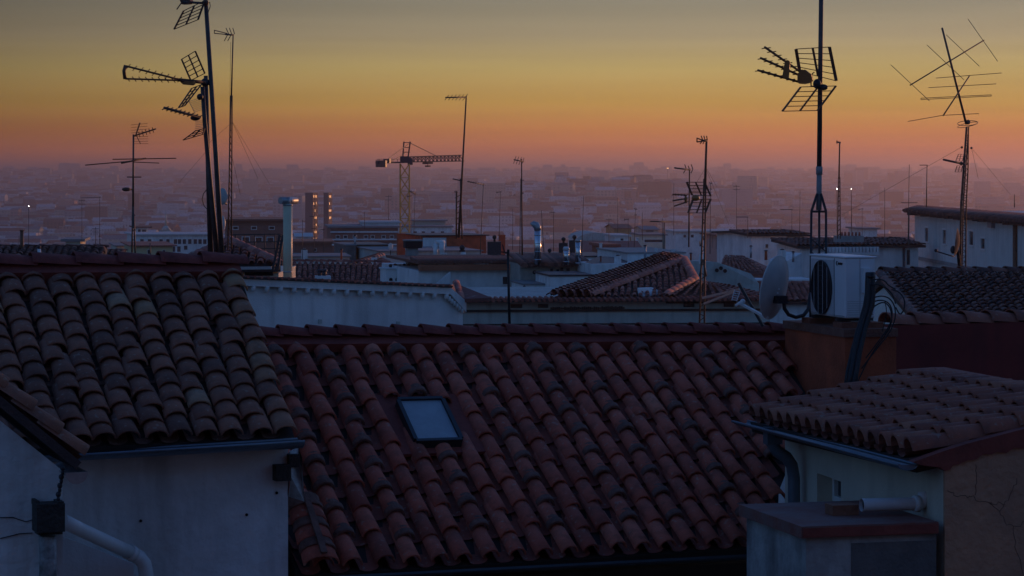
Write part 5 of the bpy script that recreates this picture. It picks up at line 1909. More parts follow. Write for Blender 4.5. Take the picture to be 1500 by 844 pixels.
# N1: left double mast
n1_ = thing('antenna_mast', 'pair of dark leaning poles at left crowded with grid aerials', 'antenna mast', P(312, 372, 24.5))
mb = MB(); mb.path([P(325, 376, 24.5), P(316, 225, 24.5), P(301.5, 4, 24.5)], [.024, .022, .019], 10); mb.build('pole', M_POLE, n1_)
mb = MB(); mb.path([P(308.5, 374, 24.6), P(304.5, 225, 24.6), P(301.5, 111, 24.6)], [.025, .022, .019], 10); mb.build('pole', M_POLE, n1_)
mb = MB(); mb.path([P(318, 374, 24.55), P(308, 270, 24.55), P(300, 180, 24.55), P(296.5, 127, 24.55)], [.024, .022, .02, .019], 10); mb.build('pole', M_POLE, n1_)
mb = MB()
grid(mb, (269, 16), (255, 43), (300, 1), (290, 29), 24.4, 24.45, 6, .018)
mb.tube(P(268, 3, 24.4), P(304, 5, 24.45), .012, seg=6)
mb.path([P(307, 3, 24.45), P(308, 9, 24.45), P(305, 18, 24.45)], .004, 5)
mb.build('top_grid', M_POLE, n1_)
mb = MB(); mb.extrude([P(x, y, 24.4) for x, y in ((263, 0), (266, -3), (277, -2), (280, 3), (276, 6), (266, 6.5))], V((.02, .06, 0))); mb.ball(P(301, 4, 24.45), .03)
mb.tube(P(266, 4, 24.4), P(259, 14, 24.38), .006, seg=5)
mb.build('top_box', M_RUSTM, n1_)
mb = MB()
yagi(mb, P(185, 97, 23.9), P(266, 117.5, 24.3), 9, .03, (.4, .2, .5), .009, .004, 1)
yagi(mb, P(184, 115.5, 23.9), P(266, 118, 24.3), 9, .03, (.4, .2, -.5), .009, .004, 1)
mb.tube(P(262, 117, 24.28), P(301, 121, 24.45), .016, seg=7)
mb.build('double_boom', M_RUSTM, n1_)
mb = MB(); mb.path([P(184, 95.5, 23.9), P(181.5, 104, 23.9), P(183, 116, 23.9)], .016, 7); mb.build('boom_end', M_RUSTM, n1_)
mb = MB(); mb.extrude([P(x, y, 24.3) for x, y in ((265, 118), (282, 119.5), (282, 123), (279, 125), (268, 124), (265, 121))], V((.02, .06, 0))); mb.build('dipole_box', M_YEL, n1_)
mb = MB()
grid(mb, (266, 87), (279.5, 118), (286, 75), (300, 107.5), 24.25, 24.35, 6, .014)
grid(mb, (281, 129.5), (261.5, 158), (295, 124), (270.5, 155), 24.35, 24.25, 6, .014)
mb.build('reflector_grid', M_POLE, n1_)
mb = MB()
for k in range(8):
    mb.tube(P(276.5 + k * 1.2, 149 + k * 2.2, 24.6), P(297, 142 + k * 2.6, 24.65), .0022, seg=4)
mb.tube(P(276.5, 148, 24.6), P(286, 167, 24.6), .0025, seg=4)
for k in range(6):
    mb.tube(P(286, 178 + k * 2.6, 24.6), P(298, 177 + k * 2.5, 24.65), .0022, seg=4)
mb.build('wire_reflector', M_GALV, n1_)
mb = MB()
yagi(mb, P(240.5, 158, 24.1), P(293, 172, 24.5), 9, .035, (.7, .2, .35), .012, .0045, 1)
mb.build('lower_boom', M_POLE, n1_)
mb = MB(); mb.ball(P(286, 173, 24.5), .045, sz=.55); mb.ball(P(293, 142, 24.5), .03); mb.ball(P(300.5, 121, 24.5), .04); mb.build('clamp', M_DKMETAL, n1_)
mb = MB()
grid(mb, (286, 192), (268, 205.5), (300, 188), (297, 197), 24.5, 24.45, 4, .01)
mb.build('lower_grid', M_RUSTM, n1_)
mb = MB(); mb.path([P(304, 276, 24.5), P(298, 284, 24.5), P(296, 292, 24.5), P(299, 302, 24.5), P(304, 307, 24.5)], .004, 5); mb.build('loop_cable', M_BLACK, n1_)
sd1 = thing('satellite_dish', 'small grey dish on the thin mast right of the leaning double poles', 'satellite dish', P(330, 300, 48))
mb = MB(); mb.ball(P(326, 288, 48), .13, sx=.75, sy=.3, sz=1.15); mb.build('reflector', M_DISH, sd1)
mb = MB(); mb.path([P(326, 288, 48.1), P(323, 296, 48.1), P(332, 299, 48.3)], .02, 6); mb.build('arm', M_DKMETAL, sd1)
sd2 = thing('satellite_dish', 'pinkish dish seen edge-on at the foot of the leaning double poles', 'satellite dish', P(325, 335, 49))
mb = MB(); mb.ball(P(325.5, 327, 49), .10, sx=.6, sy=.3, sz=1.4); mb.build('reflector', M_DISH, sd2)
mb = MB(); mb.tube(P(325, 331, 49.1), P(326, 372, 49.1), .015, seg=6); mb.build('post', M_DKMETAL, sd2)

# N2 thin mast with lattice foot
n2_ = mast('antenna_mast', 'thin tall mast with a small folded aerial on top, right of the leaning double poles', 341.5, 50, 339, 140, 48, .014, .011)
mb = MB()
for dx in (-3.2, 2.2):
    mb.tube(P(337 + dx, 365, 48), P(339.2 + dx * .35, 140, 48), .012, seg=6)
for k in range(22):
    y = 362 - k * 10; f = k / 22
    mb.tube(P(337 + 2.2 * (1 - .6 * f), y, 48), P(337 - 3.2 * (1 - .6 * f) + 1.5 * f, y - 10, 48), .005, seg=4)
mb.build('lattice_foot', M_RUSTM, n2_)
mb = MB()
mb.path([P(314, 44.5, 47.6), P(314, 49, 47.6), P(336, 51, 47.9), P(332, 49, 47.9), P(314, 44.5, 47.6)], .009, 5)
mb.tube(P(330, 50.5, 47.9), P(342, 51.5, 48), .016, seg=6)
for k in range(3):
    mb.tube(P(331 + k * 5, 41, 48), P(335 + k * 4.3, 50, 48), .007, seg=4)
    if k < 2:
        mb.tube(P(328.5 + k * 5, 60, 48), P(333 + k * 5, 52, 48), .007, seg=4)
mb.build('aerial', M_POLE, n2_)


def wire(mb, a, b, D0, D1, r=.006):
    mb.tube(P(*a, D0), P(*b, D1), r, seg=4, caps=False)


mb = MB()
for a, b in (((340, 178), (395, 270)), ((340, 178), (378, 262)), ((338, 62), (334, 330)), ((339, 180), (300, 215)), ((339, 225), (352, 285)), ((302, 222), (262, 268))):
    wire(mb, a, b, 48, 47 if b[0] < 330 else 49, .0028)
mb.build('guy_wire', M_POLE, n2_)

# N3
n3 = mast('antenna_mast', 'lone mast at far left with long thin dipoles crossed near its top', 195.5, 197, 195, 302, 42, .017, .014)
mb = MB()
for dx in (-1.8, 3.4):
    mb.tube(P(195 + dx, 378, 42), P(195.3, 300, 42) if dx > 0 else P(194.5, 300, 42), .013, seg=6)
for y in (316, 338, 352):
    mb.tube(P(193, y, 42), P(198.3, y - 1, 42), .008, seg=4)
mb.build('lattice_foot', M_POLE, n3)
mb = MB()
mb.tube(P(125, 242, 41.4), P(193, 236, 41.9), .009, .007, seg=5); mb.tube(P(165, 233.5, 41.8), P(258, 232, 42.2), .008, seg=5); mb.tube(P(196, 237.5, 42), P(233, 239, 42.3), .007, seg=5)
mb.tube(P(178, 239, 41.7), P(213.5, 232, 42.2), .014, seg=6)
mb.tube(P(186, 259.5, 42), P(207, 259.5, 42), .009, seg=5)
mb.build('dipole', M_RUSTM, n3)
mb = MB()
mb.tube(P(197, 199, 42), P(228, 189, 41.6), .011, seg=6)
for k in range(5):
    mb.tube(P(203 + k * 5, 193 - k * 1.6, 41.9), P(205 + k * 5, 201 - k * 1.6, 41.9), .006, seg=4)
mb.bar(P(205, 180, 42), P(199, 198, 42), .02, .01); mb.bar(P(200, 199, 42), P(206, 211, 42), .02, .01)
for k in range(4):
    mb.tube(P(192, 183 + k * 4, 42), P(216, 181 + k * 4, 42.1), .003, seg=4); mb.tube(P(196, 200 + k * 3.6, 42), P(217, 200 + k * 3.5, 42.1), .003, seg=4)
mb.build('top_aerial', M_RUSTM, n3)
mb = MB(); mb.ball(P(185, 277.5, 41.9), .07, sz=.45); mb.tube(P(185, 277, 41.9), P(194, 278, 42), .014, seg=6); mb.build('amplifier_box', M_RUSTM, n3)

# N4
n4 = mast('antenna_mast', 'tall dark mast beside the crane jib end with a small yagi on top', 683, 141, 672, 348, 70, .034, .018, M_RUSTM)
mb = MB(); mb.tube(P(668.5, 350, 70), P(669, 280, 70), .02, seg=6); mb.tube(P(677, 350, 70), P(674.5, 262, 70), .018, seg=6)
for k in range(8):
    mb.tube(P(669, 345 - k * 8, 70), P(675, 341 - k * 8, 70), .01, seg=4)
mb.build('lattice_foot', M_RUSTM, n4)
mb = MB(); yagi(mb, P(653, 143, 69.2), P(683, 142.5, 70), 6, .12, (.5, -.4, .6), .02, .009); mb.tube(P(663, 262, 70), P(676, 265, 70), .015, seg=5)
mb.build('aerial', M_POLE, n4)

# N7 lattice mast with grid
n7 = mast('antenna_mast', 'rusty lattice mast right of centre with a yellow-boxed grid aerial half way up', 1035, 204, 1033, 268, 52, .026, .02, M_RUSTM)
mb = MB()
for dx, d2 in ((-3.5, -1.), (3.8, 1.4)):
    mb.path([P(1028 + dx, 482, 52), P(1029.5 + dx * .7, 390, 52), P(1032.5 + d2, 262, 52)], .017, 6)
    mb.tube(P(1029.5 + dx * 1.35, 405, 52), P(1029.8 + dx * .1, 380, 52), .016, seg=6)
for k in range(21):
    y = 480 - k * 10
    mb.tube(P(1028 - 3.2 * (1 - .03 * k) + .15 * k, y, 52), P(1028 + 3.5 * (1 - .03 * k) + .15 * k, y - (5 if k % 2 else -3), 52), .008, seg=4)
mb.build('lattice', M_RUSTM, n7)
mb = MB()
grid(mb, (1006, 267), (1014, 286), (1032, 267), (1041, 287), 51.7, 51.8, 5, .05, .012)
grid(mb, (1015, 292), (1008, 312), (1041, 292), (1033, 312), 51.8, 51.7, 5, .05, .012)
mb.build('reflector_grid', M_RUSTM, n7)
mb = MB()
for a, b in (((986, 285), (1006, 286)), ((986, 294), (1006, 291)), ((988, 302), (1006, 296))):
    yagi(mb, P(*a, 51.4), P(*b, 51.6), 5, .05, (.7, .2, .3), .014, .006)
mb.build('director_boom', M_RUSTM, n7)
mb = MB(); mb.ball(P(1004.5, 292, 51.6), .035, sx=.8, sz=2.3); mb.build('boom_spacer', M_YEL, n7)
mb = MB(); mb.ball(P(1019, 290, 51.7), .08, sz=.75); mb.build('dipole_box', M_YEL, n7)
mb = MB()
mb.path([P(1021, 208, 51.8), P(1021, 202.5, 51.8), P(1028, 205, 51.9), P(1028, 207.5, 51.9), P(1021, 208, 51.8)], .014, 5)
mb.tube(P(1028, 206, 51.9), P(1035, 206.5, 52), .022, seg=6)
for k in range(3):
    mb.tube(P(1027 + k * 4, 199, 52), P(1029.5 + k * 3.3, 205.5, 52), .01, seg=4); mb.tube(P(1025.5 + k * 4, 211, 52), P(1028.5 + k * 3.3, 207, 52), .01, seg=4)
mb.build('top_aerial', M_RUSTM, n7)
mb = MB()
for a, b in (((1034, 245), (1014, 278)), ((1034, 245), (1050, 274)), ((1034, 247), (1068, 330))):
    wire(mb, a, b, 52, 52.4, .003)
mb.build('guy_wire', M_POLE, n7)
mb = MB(); mb.bar(P(1030, 436.5, 51.8), P(1084, 423.5, 50), .04); mb.bar(P(1032, 445, 51.8), P(1076, 428, 50.2), .04); mb.build('stay_arm', M_GALV, n7)
lp = thing('lamp', 'small wall lamp glowing beside the rusty lattice mast', 'lamp', P(1026, 358, 150))
mb = MB(); mb.ball(P(1026, 355, 150), .09, sz=1.3); mb.build('bulb', mat('lamp_cover', (.75, .5, .35), rough=.3), lp)
mb = MB(); mb.obox(P(1026, 359.5, 150), V((.05, 0, 0)), V((0, .05, 0)), V((0, 0, .06))); mb.build('base', M_DKMETAL, lp)

# N10: tower at right with tilted yagi pole
n10 = thing('antenna_mast', 'guyed lattice tower at right carrying a tilted pole with large wire aerials', 'antenna mast', P(1408, 402, 55))
mb = MB(); mb.tube(P(1415.5, 182, 55), P(1380, 41, 54.4), .026, .02, seg=8); mb.build('tilted_pole', M_POLE, n10)
mb = MB()
L_, R_ = [(1416, 186), (1411.5, 250), (1408, 300), (1406, 402)], [(1418.5, 190), (1418, 250), (1415.5, 300), (1414.5, 402)]
mb.path([P(*q, 55) for q in L_], [.022, .024, .024, .024], 7); mb.path([P(*q, 55.1) for q in R_], .014, 6)
mb.path([P(q[0] + 3, q[1], 55.35) for q in L_], .014, 6)
for k in range(26):
    y = 196 + k * 8
    f = (y - 186) / 216
    xl = 1416 - 10 * min(1, f * 1.25); xr = 1418.5 - 4 * f
    mb.tube(P(xl, y, 55), P(xr, y + 4, 55.1), .007, seg=4); mb.tube(P(xr, y + 4, 55.1), P(xl, y + 8, 55), .007, seg=4)
mb.build('lattice', M_RUSTM, n10)
mb = MB()
mb.tube(P(1333, 125, 54), P(1441.5, 59, 55), .013, seg=6)
for a, b in (((1305, 95), (1361.5, 148)), ((1358, 66), (1412, 117)), ((1386, 51), (1434.5, 97)), ((1418, 28), (1461.5, 90))):
    fx = ((a[0] + b[0]) / 2 - 1333) / 108
    mb.tube(P(*a, 54 + fx + .2), P(*b, 54 + fx - .2), .0065, seg=5)
mb.build('upper_aerial', M_POLE, n10)
mb = MB()
mb.tube(P(1381.5, 169.5, 54.3), P(1420, 111.5, 55), .014, seg=6)
for a, b in (((1371, 114.5), (1467, 107)), ((1360, 128.5), (1459, 123)), ((1349, 144), (1452, 139)), ((1349, 146), (1452, 140.8)), ((1330, 178), (1381, 169)), ((1381, 169), (1434, 166.5))):
    mb.tube(P(*a, 54.6), P(*b, 54.8), .0065, seg=5)
mb.tube(P(1349, 144, 54.6), P(1349, 146, 54.6), .0065, seg=4); mb.tube(P(1452, 139, 54.8), P(1452, 140.8, 54.8), .0065, seg=4)
mb.build('lower_aerial', M_POLE, n10)
mb = MB()
mb.path([P(1417.5, 180.5, 55) + V((.2 * math.cos(a), .2 * math.sin(a) * 1.2, .05 * math.sin(a) + .02 * math.cos(a))) for a in [math.pi * 2 * k / 24 for k in range(25)]], .007, 5)
mb.path([P(1417.5, 183, 55) + V((.2 * math.cos(a), .2 * math.sin(a) * 1.2, .06 * math.sin(a + 1))) for a in [math.pi * 2 * k / 24 for k in range(25)]], .006, 5)
mb.ball(P(1418, 179, 55), .05)
mb.build('ring_dipole', M_POLE, n10)
mb = MB(); mb.tube(P(1382, 234, 54.6), P(1410, 240, 55), .022, seg=6); mb.ball(P(1408, 239.5, 55), .04)
grid(mb, (1404, 226), (1400, 236), (1412, 226), (1410, 236), 54.8, 54.9, 4, .012, .006); grid(mb, (1402, 243), (1399, 252), (1410, 243), (1408, 252), 54.8, 54.9, 4, .012, .006)
mb.build('side_aerial', M_POLE, n10)
mb = MB()
for a, b in (((1408, 216), (1233, 315)), ((1424, 218), (1480, 285)), ((1424, 220), (1433, 262))):
    wire(mb, a, b, 55, 57, .003)
mb.ball(P(1409, 216, 55), .025); mb.ball(P(1423, 217, 55), .025)
mb.build('guy_wire', M_POLE, n10)
s10 = thing('satellite_dish', 'dish seen edge-on on the right lattice tower, its rim lit orange', 'satellite dish', P(1404, 385, 54))
mb = MB()
c10 = P(1400.5, 355, 54.2); nd = V((-.97, .22, .10)).normalized()
rx_ = V((0, 0, 1)).cross(nd).normalized(); ry_ = nd.cross(rx_)
for i in range(6):
    rr = .29 * i / 5
    for q in range(28):
        a = 2 * math.pi * q / 28
        mb.v.append(c10 + rx_ * rr * math.cos(a) + ry_ * rr * math.sin(a) - nd * (.075 * (1 - (i / 5) ** 2)))
for i in range(5):
    for q in range(28):
        q2 = (q + 1) % 28
        mb.face((i * 28 + q, (i + 1) * 28 + q, (i + 1) * 28 + q2, i * 28 + q2), True)
mb.build('reflector', mat('dish_sunset_tint', (.14, .075, .055), rough=.95, var=.2), s10)  # salmon tint puts the sunset light into the dish colour
mb = MB(); mb.tube(P(1371, 368, 53.9), P(1397, 376, 54.1), .013, seg=6); mb.ball(P(1371, 367, 53.9), .035); mb.build('feed_arm', M_DKMETAL, s10)
mb = MB(); mb.path([P(1401, 362, 54.3), P(1404, 374, 54.4), P(1406.5, 402, 54.6)], .035, 7); mb.ball(P(1396, 366, 54.1), .055, sz=1.5); mb.build('bracket', M_DKMETAL, s10)

# near mast in front of the grey house
nb = mast('antenna_mast', 'slim black mast standing on the middle of the red ridge', 744, 369, 746.5, 484, 27, .014, .012, M_BLACK)
mb = MB(); mb.obox(P(744.5, 370, 27), V((.012, 0, 0)), V((0, .03, 0)), V((0, 0, .03))); mb.tube(P(733, 369, 27), P(744, 370, 27), .006, seg=5); mb.tube(P(736, 358, 27), P(739, 369, 27), .006, seg=4); mb.build('head', M_BLACK, nb)
mb = MB(); mb.obox(P(747, 484, 26.9), V((.03, 0, 0)), V((0, .05, 0)), V((0, 0, .01))); mb.build('mortar_foot', M_PIPEW, nb)
# ridge cable and little dome vents seen behind the ridge
for x, lab in ((818, 'small black dome peeping over the red ridge below the hip roof'), (1087, 'black pipe end peeping over the red ridge near the satellite dish')):
    b_ = MB(); b_.ball(P(x, 481, 27.5), .045, sz=.9); b_.tube(P(x, 482, 27.5), P(x, 500, 27.5), .03, seg=8)
    tag(b_.build('pipe_cap', M_BLACK, None, P(x, 490, 27.5)), lab, 'pipe cap')

# many thin masts over the rooftops: x_top, y_top, x_foot, y_foot, D, head, label
H0 = [
    (120, 292, 120, 366, 200, 'bar', 'faint thin mast left of the lone dipole mast, taller of a close pair'),
    (140, 333, 140, 366, 130, 'bar', 'short dark mast with a crossbar above the dark roof at left'),
    (146, 288, 146, 360, 260, 'tee', 'faint mast with a top arm pointing left, at left'),
    (443, 322, 443, 382, 130, 'none', 'thin bare mast right of the tall vent pipe'),
    (461, 287, 460, 378, 140, 'bars', 'thin mast with three small crossbars in front of the glowing left tower'),
    (474, 335, 474, 380, 150, 'tee', 'short thin mast between the two glowing towers'),
    (602, 287, 602, 352, 160, 'hook', 'thin mast with a small hook just right of the crane mast'),
    (608, 284, 606, 352, 190, 'yagi', 'faint mast with a tiny yagi just right of the crane mast'),
    (668, 281, 668, 350, 90, 'head', 'thin mast with a small head left of the tall dark mast by the jib'),
    (708, 270, 703, 384, 110, 'yagi', 'leaning mast with a yagi pointing left, right of the red hut mast'),
    (733, 281, 731, 352, 140, 'hook', 'thin mast with a hooked top above the wide black ventilator'),
    (751, 306, 751, 366, 230, 'none', 'very faint bare mast left of the mast with bristling head'),
    (793, 308, 798, 388, 115, 'none', 'leaning bare mast touching the bent steel flue'),
    (811, 310, 811, 368, 130, 'tee', 'thin mast between the bent flue and the ball ventilators'),
    (855, 287, 852, 376, 120, 'none', 'tall thin bare mast just right of the straight steel flue'),
    (892, 320, 892, 364, 210, 'bar', 'thin mast over the pale barrel-roofed hall'),
    (905, 290, 905, 350, 330, 'none', 'very faint tall mast above the orange-roofed cluster'),
    (920, 321, 921, 368, 180, 'hook', 'thin mast with a hook left of the window-band cream block'),
    (931, 306, 929, 362, 200, 'head', 'thin mast with a small head over the grey-roofed house'),
    (941, 311, 941, 352, 220, 'none', 'thin bare mast over the grey-roofed house, right of the headed mast'),
    (1041, 268, 1040, 372, 125, 'head', 'dark mast immediately right of the rusty lattice mast'),
    (1079, 271, 1079, 366, 180, 'bar', 'faint tall mast left of the white house with two windows'),
    (1095, 318, 1095, 348, 160, 'arm', 'short mast with a long arm pointing left over the brown block'),
    (1160, 307, 1160, 346, 160, 'arm', 'short mast with a left arm on the narrow cream house'),
    (1172, 279, 1171, 350, 170, 'none', 'thin bare mast left of the tripod mast base'),
    (1247, 277, 1248, 352, 150, 'none', 'thin mast carrying a bright lamp, right of the grid aerial mast'),
    (1296, 275, 1296, 360, 150, 'none', 'thin bare mast half way between the air conditioner and the tall pale house'),
    (1332, 241, 1330, 362, 120, 'cross', 'tall faint mast with a long crossbar left of the tall pale house'),
    (1358, 242, 1357, 304, 82, 'arm', 'mast with a left arm standing on the tall pale house roof'),
    (1486, 285, 1486, 304, 90, 'none', 'stub of a mast on the tall pale house roof at far right'),
    (1263, 305, 1263, 352, 260, 'tee', 'faint short mast above the white hut with dark lid'),
    (220, 356, 220, 382, 60, 'none', 'thin stub in front of the yellow house'),
    (28, 345, 28, 374, 120, 'none', 'thin stub mast on the dark far-left roof'),
    (534, 310, 534, 336, 330, 'none', 'faint mast on the brick block left of the crane'),
    (569, 286, 569, 330, 420, 'bar', 'very faint mast on the white rooftop storey left of the crane'),
    (987, 268, 987, 345, 400, 'none', 'very faint tall mast left of the mast with an arrow-like yagi'),
]
for (xa, ya, xb, yb, D, head, lab) in H0:
    r = max(.016, .72 / F * D * .55)
    t = mast('antenna_mast', lab, xa, ya, xb, yb, D, r * 1.1, r * .75, M_POLE, 'thin antenna masts over the rooftops')
    s = D / F
    mb = MB()
    if head == 'bar':
        for k in range(2):
            mb.tube(P(xa - 5, ya + 2 + k * 5, D), P(xa + 5, ya + 2 + k * 5, D), .35 * s, seg=4)
    elif head == 'bars':
        for k, (a, b) in enumerate(((0, 3), (-8, 1), (-5, 2))):
            mb.tube(P(xa + a, ya + 12 + k * 18, D), P(xa + b, ya + 12 + k * 18, D), .4 * s, seg=4)
    elif head == 'tee':
        mb.tube(P(xa - 28 if xa == 146 else xa - 6, ya + 2, D), P(xa + 2, ya + 1, D), .4 * s, seg=4)
    elif head == 'hook':
        mb.bar(P(xa - 6, ya + 1, D), P(xa + 1.5, ya, D), 1.1 * s); mb.tube(P(xa - 5, ya - 1, D), P(xa - 5, ya + 3, D), .3 * s, seg=4)
    elif head == 'yagi':
        yagi(mb, P(xa - 23 if xa > 700 else xa - 8, ya - 4, D - 1), P(xa + 1, ya + .5, D), 7, 2.2 * s, (.3, .3, 1), .7 * s, .3 * s)
    elif head == 'head':
        mb.bar(P(xa - 2.5, ya, D), P(xa + 2.5, ya + .6, D), 1.3 * s); mb.bar(P(xa - 1.6, ya + 9, D), P(xa + 2, ya + 9, D), 1.2 * s)
    elif head == 'arm':
        mb.tube(P(xa - (17 if xa < 1300 else 11), ya, D), P(xa + 1, ya, D), .55 * s, seg=4)
    elif head == 'cross':
        mb.tube(P(xa - 12, 297, D), P(xa + 12, 297, D), .5 * s, seg=4); mb.bar(P(xa - .5, 310, D), P(xa - 1, 362, D), 1.6 * s)
    if mb.v:
        mb.build('aerial', M_POLE, t)
# three better visible ones
n5 = mast('antenna_mast', 'mast with a bristling little aerial on top, left of the bent steel flue', 764, 233, 765, 374, 95, .030, .02, M_RUSTM)
mb = MB(); yagi(mb, P(753, 234, 94.5), P(767, 237, 95), 4, .14, (.35, .2, 1), .022, .01, 1); mb.tube(P(762, 264, 95), P(768, 264, 95), .012, seg=4); mb.tube(P(762.5, 283, 95), P(767, 283, 95), .02, seg=4); mb.build('aerial', M_POLE, n5)
mb = MB(); mb.tube(P(761.5, 372, 95), P(763, 262, 95), .016, seg=5); mb.build('second_pole', M_RUSTM, n5)
n8 = mast('antenna_mast', 'mast with an arrow-like yagi pointing left, just left of the rusty lattice mast', 1010, 248, 1009, 362, 75, .022, .018, M_RUSTM)
mb = MB(); yagi(mb, P(988, 246, 74.5), P(1011, 249, 75), 2, .01, (0, 0, 1), .022, .01)
for a, b in (((1003, 241), (1005, 247)), ((1001, 254), (1004, 249)), ((1012.5, 241), (1015, 248)), ((1015, 248), (1012, 254)), ((1008, 243), (1010, 248))):
    mb.tube(P(*a, 75), P(*b, 75), .012, seg=4)
mb.build('aerial', M_POLE, n8)
n9 = mast('antenna_mast', 'straight mast with a small flag-like head between the big mast and the right tower', 1230, 209, 1229, 262, 80, .024, .02, M_RUSTM)
mb = MB(); mb.bar(P(1225, 208, 80), P(1231.5, 209, 80), .045); mb.tube(P(1226, 205.5, 80), P(1226, 211, 80), .012, seg=4); mb.build('aerial', M_POLE, n9)
mb = MB()
for dx in (-2, 2):
    mb.tube(P(1229 + dx, 350, 80), P(1229.3 + dx * .5, 260, 80), .017, seg=5)
for k in range(12):
    mb.tube(P(1227.4, 346 - k * 7, 80), P(1230.6, 342 - k * 7, 80), .009, seg=4)
mb.build('lattice_foot', M_RUSTM, n9)
n11 = mast('antenna_mast', 'dark mast with a long horizontal yagi on top, left of the hip peak skyline', 973, 326, 972.5, 372, 120, .034, .03, M_POLE)
mb = MB(); yagi(mb, P(953, 324.5, 118.5), P(983, 325, 120.4), 8, .13, (.6, .5, .1), .03, .012, 1); mb.tube(P(970, 320, 120), P(970.5, 365, 120.2), .012, seg=4); mb.build('aerial', M_POLE, n11)

# ------------------------------------------------------------------ crane
D0 = 450
cr = thing('tower_crane', 'yellow tower crane with a dark jib rising from the hazy city', 'crane', P(594, 360, D0))
mb = MB()
w = .75
z0, z1 = gz(-17, D0) - 1, zat(240, D0)
cx = P(593, 300, D0).x
cs = [V((cx - w, D0 - w, 0)), V((cx + w, D0 - w, 0)), V((cx + w, D0 + w, 0)), V((cx - w, D0 + w, 0))]
for c in cs:
    mb.bar(c + Z * z0, c + Z * z1, .2)
nb_ = 17
for k in range(nb_):
    za = z0 + (z1 - z0) * k / nb_; zb_ = z0 + (z1 - z0) * (k + 1) / nb_
    for q in range(4):
        a, b = cs[q], cs[(q + 1) % 4]
        mb.bar(a + Z * za, b + Z * zb_, .11); mb.bar(b + Z * za, a + Z * zb_, .11); mb.bar(a + Z * za, b + Z * za, .1)
mb.build('mast', M_CRANE, cr)
jd = (P(676, 231, D0 + 26) - P(600, 234, D0)).normalized()
mb = MB()
ct = V((cx, D0, zat(234, D0)))
mb.obox(ct, V((.75, 0, 0)), V((0, .75, 0)), V((0, 0, .55)))
mb.obox(ct + V((.9, -.3, -.3)), V((.4, 0, 0)), V((0, .5, 0)), V((0, 0, .55)))
mb.build('slewing_cab', M_CRANEB, cr)
mb = MB()
for dx in (-.45, .6):
    mb.bar(V((cx + dx * .8, D0, zat(234, D0))), V((cx + dx + .3, D0, zat(207.5, D0))), .22)
for y in (209, 216, 223):
    mb.bar(V((cx - .2, D0, zat(y, D0))), V((cx + .85, D0, zat(y, D0))), .12)
mb.build('apex_frame', M_CRANEB, cr)
mb = MB()
ja, jb = V((cx + .5, D0, zat(237.5, D0))), P(675.5, 236, D0 + 26)
ta, tb = V((cx + .5, D0, zat(230, D0))), P(675.5, 227.5, D0 + 26)
sdj = jd.cross(Z).normalized() * .5
for s in (-1, 1):
    mb.bar(ja + sdj * s, jb + sdj * s, .16)
mb.bar(ta, tb, .18)
for k in range(14):
    f, g, h = k / 14, (k + .5) / 14, (k + 1) / 14
    for s in (-1, 1):
        mb.bar(ja + (jb - ja) * f + sdj * s, ta + (tb - ta) * g, .09); mb.bar(ta + (tb - ta) * g, ja + (jb - ja) * h + sdj * s, .09)
mb.build('jib', M_CRANEB, cr)
mb = MB()
cj0, cj1 = V((cx - .5, D0, zat(238, D0))), P(552, 238.5, D0 - 13)
mb.bar(cj0, cj1, .5, .25)
mb.bar(cj0 + Z * .55, cj1 + Z * .55, .08)
for k in range(6):
    c = cj0 + (cj1 - cj0) * k / 5.5
    mb.bar(c, c + Z * .55, .07)
mb.build('counter_jib', M_CRANEB, cr)
mb = MB(); mb.obox(P(558.5, 240, D0 - 12), V((.8, -.2, 0)), V((.1, .5, 0)), V((0, 0, .55))); mb.obox(P(567, 236, D0 - 9), V((.5, -.2, 0)), V((.1, .4, 0)), V((0, 0, .35))); mb.build('counterweight', M_DKMETAL, cr)
mb = MB()
apx = V((cx + .85, D0, zat(209.5, D0)))
mb.tube(apx, ta + (tb - ta) * .52, .06, seg=5); mb.tube(apx, cj0 + (cj1 - cj0) * .75, .06, seg=5); mb.tube(V((cx + .1, D0, zat(224, D0))), cj0 + (cj1 - cj0) * .5, .05, seg=5)
mb.build('tie_rod', M_DKMETAL, cr)
mb = MB(); c = ja + (jb - ja) * .36 - Z * .25; mb.obox(c, jd * 1.3, sdj, Z * .15); mb.obox(c - Z * .5, jd * .6, sdj * .6, Z * .12); mb.bar(c, c - Z * .5, .08); mb.build('trolley', M_CRANEB, cr)

# city lamps
for (x, y, D, m, lab) in ((1226, 277, 900, M_LAMPW, 'bright white street floodlight, left one right of the big mast'), (1247, 277, 900, M_LAMPW, 'bright white street floodlight on the thin mast line, right one'), (42, 302, 900, M_LAMPW, 'single white street lamp in the hazy city at far left'), (978, 246.5, 5200, M_LAMPO, 'orange lit sign glowing on the far horizon')):
    t = thing('street_lamp', lab, 'lamp', V((P(x, y, D).x, D, gz(P(x, y, D).x, D))))
    p = P(x, y, D)
    mb = MB(); mb.ball(p, .9 / F * D * (.45 if D < 2000 else .4), sx=1 if D < 2000 else 3.6); mb.build('lamp_head', m, t)
    mb = MB(); mb.tube(V((p.x, p.y, gz(p.x, D))), p - Z * .3, .12 * D / 900, seg=6); mb.build('post', M_DKMETAL, t)
ct_ = MB(); ct_.tube(P(1480, 18, 9000) + V((0, 9000, 0)), P(1497, 8, 9000) + V((0, 9000, 0)), 3.5, 1., seg=6)

# ------------------------------------------------------------------ the city
rc = random.Random(11)
KIND = [('white', 0), ('cream', 1), ('brick-red', 2), ('grey', 3), ('pinkish', 4)]
GRP = {}
placed = []


